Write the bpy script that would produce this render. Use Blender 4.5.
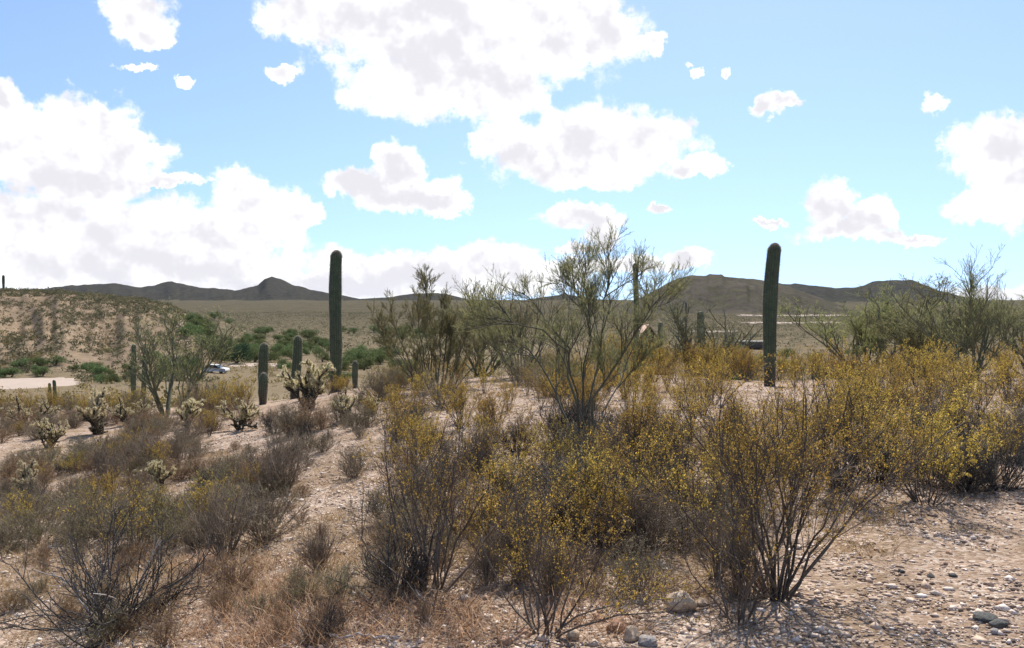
import bpy, math
import numpy as np
from mathutils import Vector

# ------------------------------------------------------------------ camera, sky, sun
for o in list(bpy.data.objects):
    bpy.data.objects.remove(o)
sc = bpy.context.scene
C = sc.collection
F = 870.0          # focal length in photo pixels
CX, CY, HY = 512.0, 324.0, 300.0
EYE = 1.65
PITCH = math.atan((CY - HY) / F)

cam = bpy.data.cameras.new('camera')
cam.sensor_width = 36.0
cam.lens = 36.0 * F / 1024.0
cam.clip_start = 0.1
cam.clip_end = 30000.0
camo = bpy.data.objects.new('camera', cam)
C.objects.link(camo)
camo.location = (0, 0, EYE)
camo.rotation_euler = (math.pi / 2 - PITCH, 0, 0)
sc.camera = camo

SUN_EL, SUN_AZ = math.radians(50), math.radians(14)     # azimuth clockwise from +Y (to the right)
SKY_STRENGTH = 0.145
sc.view_settings.view_transform = 'Standard'
sc.view_settings.look = 'None'
sc.view_settings.gamma = 1.0
sc.view_settings.use_curve_mapping = False
sc.view_settings.exposure = 0.45
sc.cycles.use_denoising = True
sc.cycles.max_bounces = 5
sc.cycles.diffuse_bounces = 3
sc.cycles.glossy_bounces = 2
sc.cycles.transmission_bounces = 4
sc.cycles.transparent_max_bounces = 6
sc.cycles.volume_bounces = 0
sc.cycles.sample_clamp_indirect = 6.0

sun = bpy.data.lights.new('sun', 'SUN')
sun.energy = 5.0
sun.angle = math.radians(0.53)
sun.color = (1.0, 0.95, 0.87)
suno = bpy.data.objects.new('sun', sun)
C.objects.link(suno)
sd = Vector((math.sin(SUN_AZ) * math.cos(SUN_EL), math.cos(SUN_AZ) * math.cos(SUN_EL), math.sin(SUN_EL)))
suno.rotation_euler = sd.to_track_quat('Z', 'Y').to_euler()
suno.location = (0, 0, 60)


def px_dir(px, py):
    """direction of a photo pixel, world axes, camera looks along +Y"""
    x = (px - CX) / F
    yv = -(py - CY) / F
    c, s = math.cos(PITCH), math.sin(PITCH)
    return np.array([x, c + yv * s, yv * c - s])


class NT:
    """small node-tree writer"""
    def __init__(self, tree):
        self.t = tree
        self.n = tree.nodes
        self.n.clear()

    def new(self, kind, **kw):
        nd = self.n.new(kind)
        for k, v in kw.items():
            setattr(nd, k, v)
        return nd

    def link(self, a, b):
        self.t.links.new(a, b)

    def put(self, sock, v):
        if isinstance(v, bpy.types.NodeSocket):
            self.link(v, sock)
        else:
            sock.default_value = v

    def m(self, op, a, b=0.0, c=None, clamp=False):
        nd = self.new('ShaderNodeMath', operation=op, use_clamp=clamp)
        self.put(nd.inputs[0], a)
        if len(nd.inputs) > 1:
            self.put(nd.inputs[1], b)
        if c is not None:
            self.put(nd.inputs[2], c)
        return nd.outputs[0]

    def vm(self, op, a, b=(0, 0, 0)):
        nd = self.new('ShaderNodeVectorMath', operation=op)
        self.put(nd.inputs[0], a)
        if op == 'SCALE':
            self.put(nd.inputs['Scale'], b)
        else:
            self.put(nd.inputs[1], b)
        return nd.outputs['Value'] if op in ('LENGTH', 'DOT_PRODUCT') else nd.outputs[0]

    def mix(self, f, a, b, mode='MIX'):
        nd = self.new('ShaderNodeMix', data_type='RGBA', blend_type=mode)
        self.put(nd.inputs[0], f)
        self.put(nd.inputs[6], a)
        self.put(nd.inputs[7], b)
        return nd.outputs[2]

    def ss(self, v, lo, hi, a=0.0, b=1.0):
        nd = self.new('ShaderNodeMapRange', interpolation_type='SMOOTHSTEP')
        self.put(nd.inputs[0], v)
        for i, q in enumerate((lo, hi, a, b)):
            nd.inputs[1 + i].default_value = q
        return nd.outputs[0]

    def noise(self, vec, scale, detail=4.0, rough=0.55, dist=0.0, color=False):
        nd = self.new('ShaderNodeTexNoise')
        if vec is not None:
            self.link(vec, nd.inputs['Vector'])
        nd.inputs['Scale'].default_value = scale
        nd.inputs['Detail'].default_value = detail
        nd.inputs['Roughness'].default_value = rough
        nd.inputs['Distortion'].default_value = dist
        return nd.outputs['Color' if color else 'Fac']

    def voro(self, vec, scale, feature='F1', out='Distance', rnd=1.0):
        nd = self.new('ShaderNodeTexVoronoi', feature=feature)
        if vec is not None:
            self.link(vec, nd.inputs['Vector'])
        nd.inputs['Scale'].default_value = scale
        nd.inputs['Randomness'].default_value = rnd
        return nd.outputs[out]

    def ramp(self, f, stops):
        nd = self.new('ShaderNodeValToRGB')
        el = nd.color_ramp.elements
        while len(el) < len(stops):
            el.new(0.5)
        for e, (p, c) in zip(el, stops):
            e.position = p
            e.color = (*c, 1)
        self.put(nd.inputs[0], f)
        return nd.outputs[0]


# clouds of the picture: centre and half axes in photo pixels, turned into sky directions
CLOUDS = [(135, 12, 34, 32), (150, 40, 24, 14),
          (335, 15, 75, 34), (430, 30, 135, 62), (415, 88, 75, 32), (545, 25, 98, 52), (490, 85, 66, 34), (605, 35, 42, 32),
          (515, 150, 44, 34), (585, 140, 58, 40), (640, 143, 55, 38), (575, 176, 66, 18), (692, 165, 36, 11),
          (8, 130, 45, 48), (60, 145, 80, 46), (108, 150, 38, 50), (80, 178, 66, 26), (0, 95, 22, 22), (160, 184, 46, 7),
          (30, 222, 66, 30), (135, 240, 115, 46), (252, 208, 46, 30), (296, 215, 28, 16), (205, 240, 92, 36),
          (60, 268, 150, 30), (190, 266, 150, 26), (400, 276, 120, 30), (480, 262, 66, 22), (525, 276, 60, 20), (330, 290, 200, 16),
          (402, 192, 56, 17), (405, 170, 28, 24), (375, 187, 48, 15), (442, 203, 38, 13),
          (770, 104, 18, 12), (788, 98, 15, 8), (926, 102, 15, 11), (1002, 142, 50, 28), (1020, 178, 42, 42), (1000, 203, 42, 20),
          (833, 204, 32, 24), (866, 216, 24, 18), (840, 230, 52, 11), (905, 237, 32, 6), (586, 220, 42, 15), (600, 238, 24, 14),
          (572, 250, 24, 6), (690, 257, 26, 12), (665, 207, 13, 4), (762, 219, 19, 4), (985, 296, 60, 13), (625, 268, 50, 12),
          (658, 42, 11, 12), (697, 72, 7, 6), (726, 73, 6, 6), (188, 84, 10, 5), (275, 70, 15, 9), (145, 70, 20, 4), (158, 152, 12, 6)]

world = bpy.data.worlds.new('World')
sc.world = world
world.use_nodes = True
world.cycles.sampling_method = 'MANUAL'
world.cycles.sample_map_resolution = 256
w = NT(world.node_tree)
tc = w.new('ShaderNodeTexCoord').outputs['Generated']
sky = w.new('ShaderNodeTexSky', sky_type='NISHITA')
sky.sun_disc = False
sky.sun_elevation = SUN_EL
sky.sun_rotation = SUN_AZ
sky.altitude = 800.0
sky.air_density = 1.0
sky.dust_density = 0.35
sky.ozone_density = 1.5
dirn = w.vm('NORMALIZE', tc)
w.link(w.vm('NORMALIZE', w.vm('ADD', dirn, (0, 0, 0.16))), sky.inputs['Vector'])
sep = w.new('ShaderNodeSeparateXYZ')
w.link(dirn, sep.inputs[0])
az = w.m('ARCTAN2', sep.outputs[0], sep.outputs[1])
el = w.m('ARCSINE', sep.outputs[2])
# billowing: bend the sky coordinates a little
wn = w.noise(dirn, 9.0, 2.0, 0.6, color=True)
warp = w.vm('SCALE', w.vm('SUBTRACT', wn, (0.5, 0.5, 0.5)), 0.05)
cmb = w.new('ShaderNodeCombineXYZ')
w.link(az, cmb.inputs[0])
w.link(el, cmb.inputs[1])
wf = w.vm('SCALE', w.vm('SUBTRACT', w.noise(dirn, 75.0, 3.0, 0.65, color=True), (0.5, 0.5, 0.5)), 0.030)
co = w.vm('ADD', cmb.outputs[0], w.vm('MULTIPLY', w.vm('ADD', warp, wf), (1, 0.8, 0)))
field = None
for (px, py, rx, ry) in CLOUDS:
    d = px_dir(px, py)
    d /= np.linalg.norm(d)
    a0, e0 = math.atan2(d[0], d[1]), math.asin(d[2])
    kx, ky = F * 0.93 / rx, F * 0.95 / ry
    nd = w.new('ShaderNodeVectorMath', operation='MULTIPLY_ADD')
    w.link(co, nd.inputs[0])
    nd.inputs[1].default_value = (kx, ky, 0)
    nd.inputs[2].default_value = (-a0 * kx, -e0 * ky, 0)
    f = w.vm('DOT_PRODUCT', nd.outputs[0], nd.outputs[0])
    field = f if field is None else w.m('MINIMUM', field, f)
field = w.m('SUBTRACT', 1.0, w.m('SQRT', field))
# the same kind of broken cumulus all round and overhead
flat = w.vm('DIVIDE', dirn, w.m('ADD', w.m('MAXIMUM', sep.outputs[2], 0.0), 0.18))
gen = w.m('MULTIPLY', w.m('SUBTRACT', w.noise(flat, 0.9, 3.0, 0.55), 0.58), 6.0)
inview = w.m('MULTIPLY', w.ss(w.m('ABSOLUTE', az), 0.60, 0.80, 1.0, 0.0), w.ss(el, 0.37, 0.50, 1.0, 0.0))
gen = w.m('SUBTRACT', gen, w.m('MULTIPLY', inview, 10.0))
field = w.m('MAXIMUM', field, gen)
vn = w.new('ShaderNodeTexVoronoi', voronoi_dimensions='2D', feature='F1')
w.link(co, vn.inputs['Vector'])
vn.inputs['Scale'].default_value = 26.0
puff = w.m('SUBTRACT', 0.5, vn.outputs['Distance'])
fine = w.m('SUBTRACT', w.noise(dirn, 30.0, 6.0, 0.70), 0.5)
dens = w.m('ADD', field, w.m('ADD', w.m('MULTIPLY', puff, 0.42), w.m('MULTIPLY', fine, 1.0)))
alpha = w.ss(dens, 0.0, 0.36)
# sunlit tops and greyer undersides of the billows
n_here = w.noise(dirn, 13.0, 4.0, 0.58)
n_up = w.noise(w.vm('ADD', dirn, (0.006, 0.0, 0.016)), 13.0, 4.0, 0.58)
relief = w.m('MULTIPLY', w.m('SUBTRACT', n_up, n_here), 3.6)
body = w.m('ADD', w.m('ADD', w.m('MULTIPLY', w.m('MINIMUM', field, 0.8), 0.75), w.m('MULTIPLY', w.m('SUBTRACT', n_here, 0.5), 0.7)), relief)
grey = w.ss(body, -0.05, 0.85)
ccol = w.mix(grey, (0.94, 0.94, 0.94, 1), (0.63, 0.62, 0.66, 1))
ccol = w.vm('SCALE', ccol, 1.0 / SKY_STRENGTH)
skyc = w.vm('MULTIPLY', sky.outputs[0], (1.0, 0.99, 1.0))
allc = w.mix(alpha, skyc, ccol)
bg = w.new('ShaderNodeBackground')
bg.inputs['Strength'].default_value = SKY_STRENGTH
w.link(allc, bg.inputs['Color'])
wo = w.new('ShaderNodeOutputWorld')
w.link(bg.outputs[0], wo.inputs[0])

# ------------------------------------------------------------------ noise and terrain shape
RS = np.random.RandomState(7)
_perm = RS.rand(256, 256)


def vnoise(x, y):
    x = np.asarray(x, float); y = np.asarray(y, float)
    xi = np.floor(x).astype(np.int64); yi = np.floor(y).astype(np.int64)
    fx = x - xi; fy = y - yi
    fx = fx * fx * fx * (fx * (fx * 6 - 15) + 10)
    fy = fy * fy * fy * (fy * (fy * 6 - 15) + 10)
    a = _perm[xi & 255, yi & 255]; b = _perm[(xi + 1) & 255, yi & 255]
    c = _perm[xi & 255, (yi + 1) & 255]; d = _perm[(xi + 1) & 255, (yi + 1) & 255]
    return (a * (1 - fx) + b * fx) * (1 - fy) + (c * (1 - fx) + d * fx) * fy - 0.5


def fbm(x, y, s, oct=4, gain=0.5):
    t = 0.0; a = 1.0
    for i in range(oct):
        t = t + a * vnoise(x * s + 17.3 * i, y * s - 9.1 * i)
        s *= 2.03; a *= gain
    return t


def smooth(x, a, b):
    t = np.clip((np.asarray(x, float) - a) / (b - a), 0, 1)
    return t * t * (3 - 2 * t)


COLS = np.array([-500, 0, 130, 265, 337, 435, 590, 773, 930, 1024, 1500], float)
DEP = np.array([1.0, 3, 5, 8, 12, 18, 25, 35, 50, 80, 130, 200, 300, 500, 900, 1500, 2500, 4000, 12000], float)
FARZ = [-12.1, -13.9, -15.6, -12.8, -10.4, -4.0, -0.6, 2.0]
NEARZ = [
    [-.10, -.3, -.7, -1.1, -1.5, -2.0, -2.6, -3.4, -4.9, -7.8, -10.5],
    [-.06, -.2, -.5, -.9, -1.25, -1.65, -2.1, -3.0, -4.6, -7.8, -10.5],
    [-.03, -.12, -.35, -.6, -.95, -1.35, -1.9, -2.8, -4.5, -7.8, -10.6],
    [0, -.05, -.18, -.38, -.62, -1.0, -1.5, -2.4, -4.5, -8.0, -10.8],
    [0, -.02, -.08, -.22, -.40, -.7, -1.1, -1.9, -4.0, -8.0, -11.],
    [0, 0, -.02, -.08, -.2, -.42, -.8, -1.5, -3.5, -8.0, -11.],
    [0, 0, 0, 0, -.05, -.2, -.5, -1.1, -3.0, -8.0, -12.],
    [0, 0, 0, 0, -.08, -.35, -.75, -1.6, -4.0, -8.0, -12.5],
    [0, 0, 0, .03, 0, -.15, -.5, -1.2, -3.0, -7.5, -12.],
    [0, 0, .02, .05, .05, -.10, -.4, -1.0, -2.8, -7.5, -12.],
    [0, 0, .05, .10, .15, .0, -.3, -1.0, -2.8, -7.5, -12.]]
TAB = np.array([r + FARZ for r in NEARZ])
LD = np.log(DEP)
# resample smoothly: linear on fine grid, then blurred
_ld = np.linspace(LD[0], LD[-1], 600)
_cc = np.linspace(COLS[0], COLS[-1], 240)
_t1 = np.array([np.interp(_ld, LD, r) for r in TAB])
_t2 = np.array([np.interp(_cc, COLS, _t1[:, j]) for j in range(600)]).T


def _blur(a, n, ax):
    k = np.hanning(n + 2)[1:-1]; k /= k.sum()
    pad = [(0, 0), (0, 0)]; pad[ax] = (n // 2, n // 2)
    b = np.pad(a, pad, mode='edge')
    return np.apply_along_axis(lambda v: np.convolve(v, k, 'valid'), ax, b)


_t2 = _blur(_blur(_t2, 31, 1), 15, 0)


def table(col, dep):
    u = np.clip((col - _cc[0]) / (_cc[1] - _cc[0]), 0, 238.999)
    v = np.clip((np.log(np.maximum(dep, 1.0)) - _ld[0]) / (_ld[1] - _ld[0]), 0, 598.999)
    i = u.astype(int); j = v.astype(int); fu = u - i; fv = v - j
    return (_t2[i, j] * (1 - fu) + _t2[i + 1, j] * fu) * (1 - fv) + (_t2[i, j + 1] * (1 - fu) + _t2[i + 1, j + 1] * fu) * fv


# ridges: crest line (azimuth column, crest row as seen), crest distance, front foot, back foot
RIDGES = {
    'hillside': ([(-500, 268), (-100, 280), (0, 289), (60, 292), (100, 295), (140, 299), (170, 305), (192, 317), (215, 338), (245, 390)], 270, 132, 480),
    'mountain': ([(-500, 296), (0, 293), (50, 288.5), (85, 285), (110, 283.5), (140, 287), (172, 281), (200, 288), (235, 290), (258, 284.5), (265, 279), (272, 276.5), (281, 278.5), (291, 284),
                  (310, 289), (335, 294), (360, 299), (390, 297), (415, 293.5), (445, 293.5), (470, 300), (505, 303), (550, 296), (566, 294), (590, 299), (620, 300), (660, 300), (1500, 303)], 4000, 2900, 5600),
    'right_hill': ([(560, 330), (620, 306), (645, 296), (668, 284), (690, 276.5), (715, 275.5), (740, 278), (765, 281), (790, 287), (815, 296), (840, 305), (880, 325), (1500, 345)], 1250, 800, 1900),
    'right_range': ([(600, 320), (700, 300), (760, 283), (800, 285), (835, 288.5), (855, 287), (875, 282), (895, 280.5), (912, 282), (935, 289), (960, 296), (1000, 303), (1024, 301), (1100, 292), (1200, 297), (1500, 290)], 2500, 1850, 3600),
}


def terrain(x, y, want=False, rough=True):
    x = np.asarray(x, float); y = np.asarray(y, float)
    r = np.hypot(x, y) + 1e-6
    th = np.arctan2(x, y)
    thc = np.clip(th, -0.85, 0.775)
    col = CX + F * np.tan(thc)
    dep = r * np.cos(thc)
    z = table(col, dep)
    back = smooth(np.abs(th), 1.2, 2.4)
    z = z * (1 - back) + back * np.minimum(0, -0.02 * r)
    kind = np.zeros(z.shape, int)
    amt = np.zeros(z.shape)
    # small mound in the valley
    md = dep - 430; mc = (col - 213) / 870 * 430
    z = z + 7.5 * np.exp(-(md / 60.) ** 2 - (mc / 12.) ** 2) * (1 - back)
    z = z + 5.5 * np.exp(-((dep - 100) / 20.) ** 2 - ((col - 640) / 870 * 100 / 11.) ** 2) * (1 - back)
    for k, (nm, (line, d0, f0, b0)) in enumerate(RIDGES.items()):
        cx = np.array([p[0] for p in line], float); cy = np.array([p[1] for p in line], float)
        crest = EYE - (np.interp(col, cx, cy) - HY) / F * d0
        wgl = fbm(col * 0.02 + 3 * k, np.log(dep) * 5, 1.0, 3)
        dd = dep * (1 + 0.05 * wgl)
        prof = np.where(dd < d0, smooth(dd, f0, d0 * 1.02) ** 0.85, 1 - smooth(dd, d0 * 0.98, b0))
        up = np.maximum(crest - z, 0) * prof * (1 - back)
        # gullies run down the slopes, none on the crest itself
        gul = fbm(col * (0.06 if d0 > 500 else 0.03), dep / d0 * 2.2, 1.0, 4, 0.55)
        up = up * (1 + 1.0 * gul * (1 - prof) * np.minimum(1, prof * 4))
        kind = np.where(up > amt, k + 1, kind)
        amt = np.maximum(amt, up)
        z = z + up
    if rough:
        z = z + 0.10 * fbm(x, y, 0.55, 4) * smooth(r, 0, 6) + 0.5 * fbm(x, y, 0.06, 4) * smooth(r, 40, 140) + \
            np.minimum(amt, 60) * 0.16 * fbm(x, y, 0.012, 5, .55) * smooth(r, 600, 1500)
    if want:
        return z, kind, amt
    return z


def ground_at(px, py, maxd=6000.0):
    d = px_dir(px, py)
    d = d / d[1]
    t = np.exp(np.linspace(math.log(2.0), math.log(maxd), 1600))
    zz = terrain(d[0] * t, d[1] * t) - (EYE + d[2] * t)
    hit = np.where(zz > 0)[0]
    i = hit[0] if len(hit) else len(t) - 1
    if 0 < i and len(hit):
        a, b = zz[i - 1], zz[i]
        tt = t[i - 1] + (t[i] - t[i - 1]) * (-a) / (b - a)
    else:
        tt = t[i]
    x, y = d[0] * tt, d[1] * tt
    return np.array([x, y, float(terrain(x, y))])


def at_depth(px, dep):
    x = (px - CX) / F * dep
    return np.array([x, dep, float(terrain(x, dep))])


def to_px(p):
    x, y, z = p[0], p[1], p[2] - EYE
    c, s = math.cos(PITCH), math.sin(PITCH)
    f = c * y - s * z
    u = s * y + c * z
    return CX + F * x / f, CY - F * u / f


# ------------------------------------------------------------------ object helpers
def mesh_np(name, V, faces, smooth_shade=False):
    me = bpy.data.meshes.new(name)
    V = np.ascontiguousarray(V, np.float32)
    me.vertices.add(len(V))
    me.vertices.foreach_set('co', V.ravel())
    tot = np.concatenate([np.full(len(f), f.shape[1]) for f in faces])
    idx = np.concatenate([f.ravel() for f in faces]).astype(np.int32)
    me.loops.add(len(idx))
    me.loops.foreach_set('vertex_index', idx)
    me.polygons.add(len(tot))
    me.polygons.foreach_set('loop_start', np.concatenate([[0], np.cumsum(tot)[:-1]]).astype(np.int32))
    if smooth_shade:
        me.polygons.foreach_set('use_smooth', np.ones(len(tot), bool))
    me.update(calc_edges=True)
    return me


def coords(me):
    a = np.empty(len(me.vertices) * 3, np.float32)
    me.vertices.foreach_get('co', a)
    return a.reshape(-1, 3)


class Geo:
    def __init__(self):
        self.v = []; self.q = []; self.t = []; self.n = 0

    def add(self, V, f):
        V = np.asarray(V, float).reshape(-1, 3)
        f = np.asarray(f, int)
        (self.q if f.shape[1] == 4 else self.t).append(f + self.n)
        self.v.append(V); self.n += len(V)

    def mesh(self, name, mat, smooth_shade=False):
        fs = []
        if self.q: fs.append(np.concatenate(self.q))
        if self.t: fs.append(np.concatenate(self.t))
        me = mesh_np(name, np.concatenate(self.v), fs, smooth_shade)
        me.materials.append(mat)
        return me


def norm(v):
    return v / np.maximum(np.linalg.norm(v, axis=-1, keepdims=True), 1e-9)


def tubes(g, P, R, sides=4, cap=False):
    """P (N,K,3) paths, R (N,K) radii"""
    N, K, _ = P.shape
    T = np.empty_like(P)
    T[:, 1:-1] = P[:, 2:] - P[:, :-2]
    T[:, 0] = P[:, 1] - P[:, 0]
    T[:, -1] = P[:, -1] - P[:, -2]
    T = norm(T)
    ref = np.where(np.abs(T[:, :1, 2:3]) > 0.85, np.array([1., 0.13, 0]), np.array([0, 0.1, 1.]))
    A = norm(np.cross(T, np.broadcast_to(ref, T.shape)))
    B = np.cross(T, A)
    an = np.arange(sides) * 2 * math.pi / sides
    V = P[:, :, None] + R[:, :, None, None] * (A[:, :, None] * np.cos(an)[:, None] + B[:, :, None] * np.sin(an)[:, None])
    base = (np.arange(N) * K * sides)[:, None, None] + (np.arange(K - 1) * sides)[None, :, None]
    s = np.arange(sides)[None, None]; s2 = (s + 1) % sides
    f = np.stack([base + s, base + s2, base + sides + s2, base + sides + s], -1).reshape(-1, 4)
    g.add(V, f)
    if cap:
        n0 = g.n
        tip = P[:, -1] + T[:, -1] * R[:, -1:] * 0.7
        last = (np.arange(N) * K * sides)[:, None] + (K - 1) * sides + np.arange(sides)[None]
        off = n0 - N * K * sides
        tid = np.repeat(np.arange(N)[:, None], sides, 1)
        g.v.append(tip); g.n += N
        g.t.append(np.stack([last + off, np.roll(last, -1, 1) + off, tid + n0], -1).reshape(-1, 3))


def taper(N, K, r0, r1):
    r0 = np.broadcast_to(np.asarray(r0, float), (N,))[:, None]
    r1 = np.broadcast_to(np.asarray(r1, float), (N,))[:, None]
    return r0 + (r1 - r0) * np.linspace(0, 1, K)[None]


def diamonds(g, pos, d, L, W, rng):
    n = len(pos)
    d = norm(d)
    s = norm(np.cross(d, rng.normal(size=(n, 3))))
    L = np.broadcast_to(L, (n,))[:, None]; W = np.broadcast_to(W, (n,))[:, None]
    V = np.stack([pos, pos + d * L * .5 + s * W * .5, pos + d * L, pos + d * L * .5 - s * W * .5], 1)
    g.add(V, np.arange(4 * n).reshape(n, 4))


def along(rng, P, n, t=(0, 1)):
    N, K, _ = P.shape
    ln = np.linalg.norm(P[:, -1] - P[:, 0], axis=1) + 1e-6
    idx = rng.choice(N, n, p=ln / ln.sum())
    tt = rng.uniform(t[0], t[1], n) * (K - 1)
    i = np.minimum(tt.astype(int), K - 2); f = (tt - i)[:, None]
    a, b = P[idx, i], P[idx, i + 1]
    return a * (1 - f) + b * f, norm(b - a), tt / (K - 1)


def grow(rng, P, n, t=(.3, 1), L=(.2, .4), ang=(25, 50), up=.2, wob=.15, K=5, shrink=.4):
    pos, tan, tt = along(rng, P, n, t)
    r = rng.normal(size=(n, 3))
    perp = norm(r - tan * (r * tan).sum(1, keepdims=True))
    a = np.radians(rng.uniform(ang[0], ang[1], n))[:, None]
    d = tan * np.cos(a) + perp * np.sin(a)
    d[:, 2] += up
    d = norm(d)
    Ls = rng.uniform(L[0], L[1], n) * (1 - shrink * tt)
    out = [pos]
    for k in range(1, K):
        d = norm(d + rng.normal(0, wob, (n, 3)) + np.array([0, 0, up * .25]))
        pos = pos + d * (Ls / (K - 1))[:, None]
        out.append(pos)
    return np.stack(out, 1)


def fan(rng, n, L, tilt, base=.05, wob=.12, K=7, up=.1, lean=(0, 0)):
    """stems from the ground, tilted outwards"""
    az_ = rng.uniform(0, 2 * math.pi, n)
    tl = np.radians(rng.uniform(tilt[0], tilt[1], n))
    d = np.stack([np.sin(tl) * np.cos(az_) + lean[0], np.sin(tl) * np.sin(az_) + lean[1], np.cos(tl)], 1)
    d = norm(d)
    b = rng.uniform(0, base, n)
    pos = np.stack([b * np.cos(az_), b * np.sin(az_), np.full(n, -.03)], 1)
    Ls = rng.uniform(L[0], L[1], n)
    out = [pos]
    for k in range(1, K):
        d = norm(d + rng.normal(0, wob, (n, 3)) + np.array([0, 0, up]))
        pos = pos + d * (Ls / (K - 1))[:, None]
        out.append(pos)
    P = np.stack(out, 1)
    P[:, 1:, 2] = np.maximum(P[:, 1:, 2], 0.015)
    return P


def link(o):
    C.objects.link(o)
    return o


def thing(name, label, cat, loc=(0, 0, 0), rz=0.0, s=1.0, group=None):
    o = link(bpy.data.objects.new(name, None))
    o.empty_display_size = 0.1
    o.location = loc; o.rotation_euler = (0, 0, rz); o.scale = (s, s, s) if np.isscalar(s) else s
    o['label'] = label; o['category'] = cat
    if group: o['group'] = group
    return o


def part(name, me, parent):
    o = link(bpy.data.objects.new(name, me))
    o.parent = parent
    return o


def single(name, me, label, cat, loc=(0, 0, 0), rot=(0, 0, 0), s=1.0, group=None):
    o = link(bpy.data.objects.new(name, me))
    o.location = loc; o.rotation_euler = rot; o.scale = (s, s, s) if np.isscalar(s) else s
    o['label'] = label; o['category'] = cat
    if group: o['group'] = group
    return o


def struct(name, me):
    o = link(bpy.data.objects.new(name, me))
    o['kind'] = 'structure'
    return o


def stuff(name, me, label, cat):
    o = link(bpy.data.objects.new(name, me))
    o['kind'] = 'stuff'; o['label'] = label; o['category'] = cat
    return o


# ------------------------------------------------------------------ materials
def newmat(name):
    m = bpy.data.materials.new(name)
    m.use_nodes = True
    return m, NT(m.node_tree)


def finish(n, shader, disp=None):
    o = n.new('ShaderNodeOutputMaterial')
    n.link(shader, o.inputs[0])


def leaf_mat(name, stops, trans=0.45, hue=0.05, gloss=0.0):
    """thin leaves: diffuse and translucent, colour differs leaf by leaf and plant by plant"""
    m, n = newmat(name)
    geo = n.new('ShaderNodeNewGeometry')
    obj = n.new('ShaderNodeObjectInfo')
    c = n.ramp(geo.outputs['Random Per Island'], stops)
    hs = n.new('ShaderNodeHueSaturation')
    n.put(hs.inputs['Hue'], n.m('ADD', 0.5 - hue / 2, n.m('MULTIPLY', obj.outputs['Random'], hue)))
    n.put(hs.inputs['Value'], n.m('ADD', 0.8, n.m('MULTIPLY', obj.outputs['Random'], 0.4)))
    n.put(hs.inputs['Color'], c)
    di = n.new('ShaderNodeBsdfDiffuse'); n.link(hs.outputs[0], di.inputs[0])
    tr = n.new('ShaderNodeBsdfTranslucent'); n.link(hs.outputs[0], tr.inputs[0])
    mx = n.new('ShaderNodeMixShader'); mx.inputs[0].default_value = trans
    n.link(di.outputs[0], mx.inputs[1]); n.link(tr.outputs[0], mx.inputs[2])
    out = mx.outputs[0]
    if gloss:
        gl = n.new('ShaderNodeBsdfGlossy'); gl.inputs['Roughness'].default_value = 0.45
        gl.inputs[0].default_value = (.8, .8, .75, 1)
        m2 = n.new('ShaderNodeMixShader'); m2.inputs[0].default_value = gloss
        n.link(out, m2.inputs[1]); n.link(gl.outputs[0], m2.inputs[2]); out = m2.outputs[0]
    finish(n, out)
    return m


def bark_mat(name, a, b, scale=40.0):
    m, n = newmat(name)
    tcx = n.new('ShaderNodeTexCoord').outputs['Object']
    geo = n.new('ShaderNodeNewGeometry')
    f = n.m('ADD', n.m('MULTIPLY', n.noise(tcx, scale, 4.0), 0.7), n.m('MULTIPLY', geo.outputs['Random Per Island'], 0.4))
    c = n.ramp(f, [(0.25, a), (0.8, b)])
    bs = n.new('ShaderNodeBsdfPrincipled')
    n.link(c, bs.inputs['Base Color'])
    bs.inputs['Roughness'].default_value = 0.8
    bs.inputs['Specular IOR Level'].default_value = 0.25
    finish(n, bs.outputs[0])
    return m


M = {}
M['creosote_leaf'] = leaf_mat('creosote_leaf', [(0, (.17, .135, .045)), (.3, (.31, .215, .05)), (.7, (.47, .305, .05)), (1, (.60, .41, .10))], .62, .022, .02)
M['creosote_bark'] = bark_mat('creosote_bark', (.045, .035, .028), (.16, .125, .10))
M['dead_bark'] = bark_mat('dead_bark', (.02, .018, .017), (.10, .09, .085))
M['pale_wood'] = bark_mat('pale_wood', (.30, .27, .25), (.52, .48, .45))
M['grey_twig'] = bark_mat('grey_twig', (.12, .092, .068), (.31, .245, .18))
M['brown_twig'] = bark_mat('brown_twig', (.13, .085, .058), (.33, .225, .155))
M['grey_leaf'] = leaf_mat('grey_leaf', [(0, (0.135, 0.128, 0.074)), (0.5, (0.23, 0.203, 0.121)), (1, (0.365, 0.311, 0.203))], .35, .04)
M['brown_leaf'] = leaf_mat('brown_leaf', [(0, (.20, .13, .055)), (.5, (.36, .235, .10)), (1, (.52, .37, .18))], .45, .03)
M['sage_leaf'] = leaf_mat('sage_leaf', [(0, (.13, .135, .055)), (.5, (.24, .225, .09)), (1, (.37, .33, .15))], .45, .05)
M['straw'] = leaf_mat('straw', [(0, (.26, .17, .09)), (.5, (.42, .28, .16)), (1, (.58, .44, .28))], .4, .02)
M['rust_straw'] = leaf_mat('rust_straw', [(0, (.30, .18, .10)), (.5, (.56, .36, .21)), (1, (.76, .58, .40))], .4, .02)
M['verde_bark'] = bark_mat('verde_bark', (.07, .072, .045), (.19, .19, .11))
M['mid_verde'] = bark_mat('mid_verde', (.06, .055, .038), (.17, .155, .10))
M['verde_mid'] = leaf_mat('verde_mid', [(0, (.13, .13, .06)), (.5, (.23, .22, .10)), (1, (.34, .32, .16))], .45, .03)
M['dark_verde'] = bark_mat('dark_verde', (.035, .034, .024), (.11, .10, .07))
M['verde_twig'] = leaf_mat('verde_twig', [(0, (0.131, 0.149, 0.052)), (0.5, (0.245, 0.263, 0.088)), (1, (0.42, 0.403, 0.158))], .35, .04)
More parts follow.
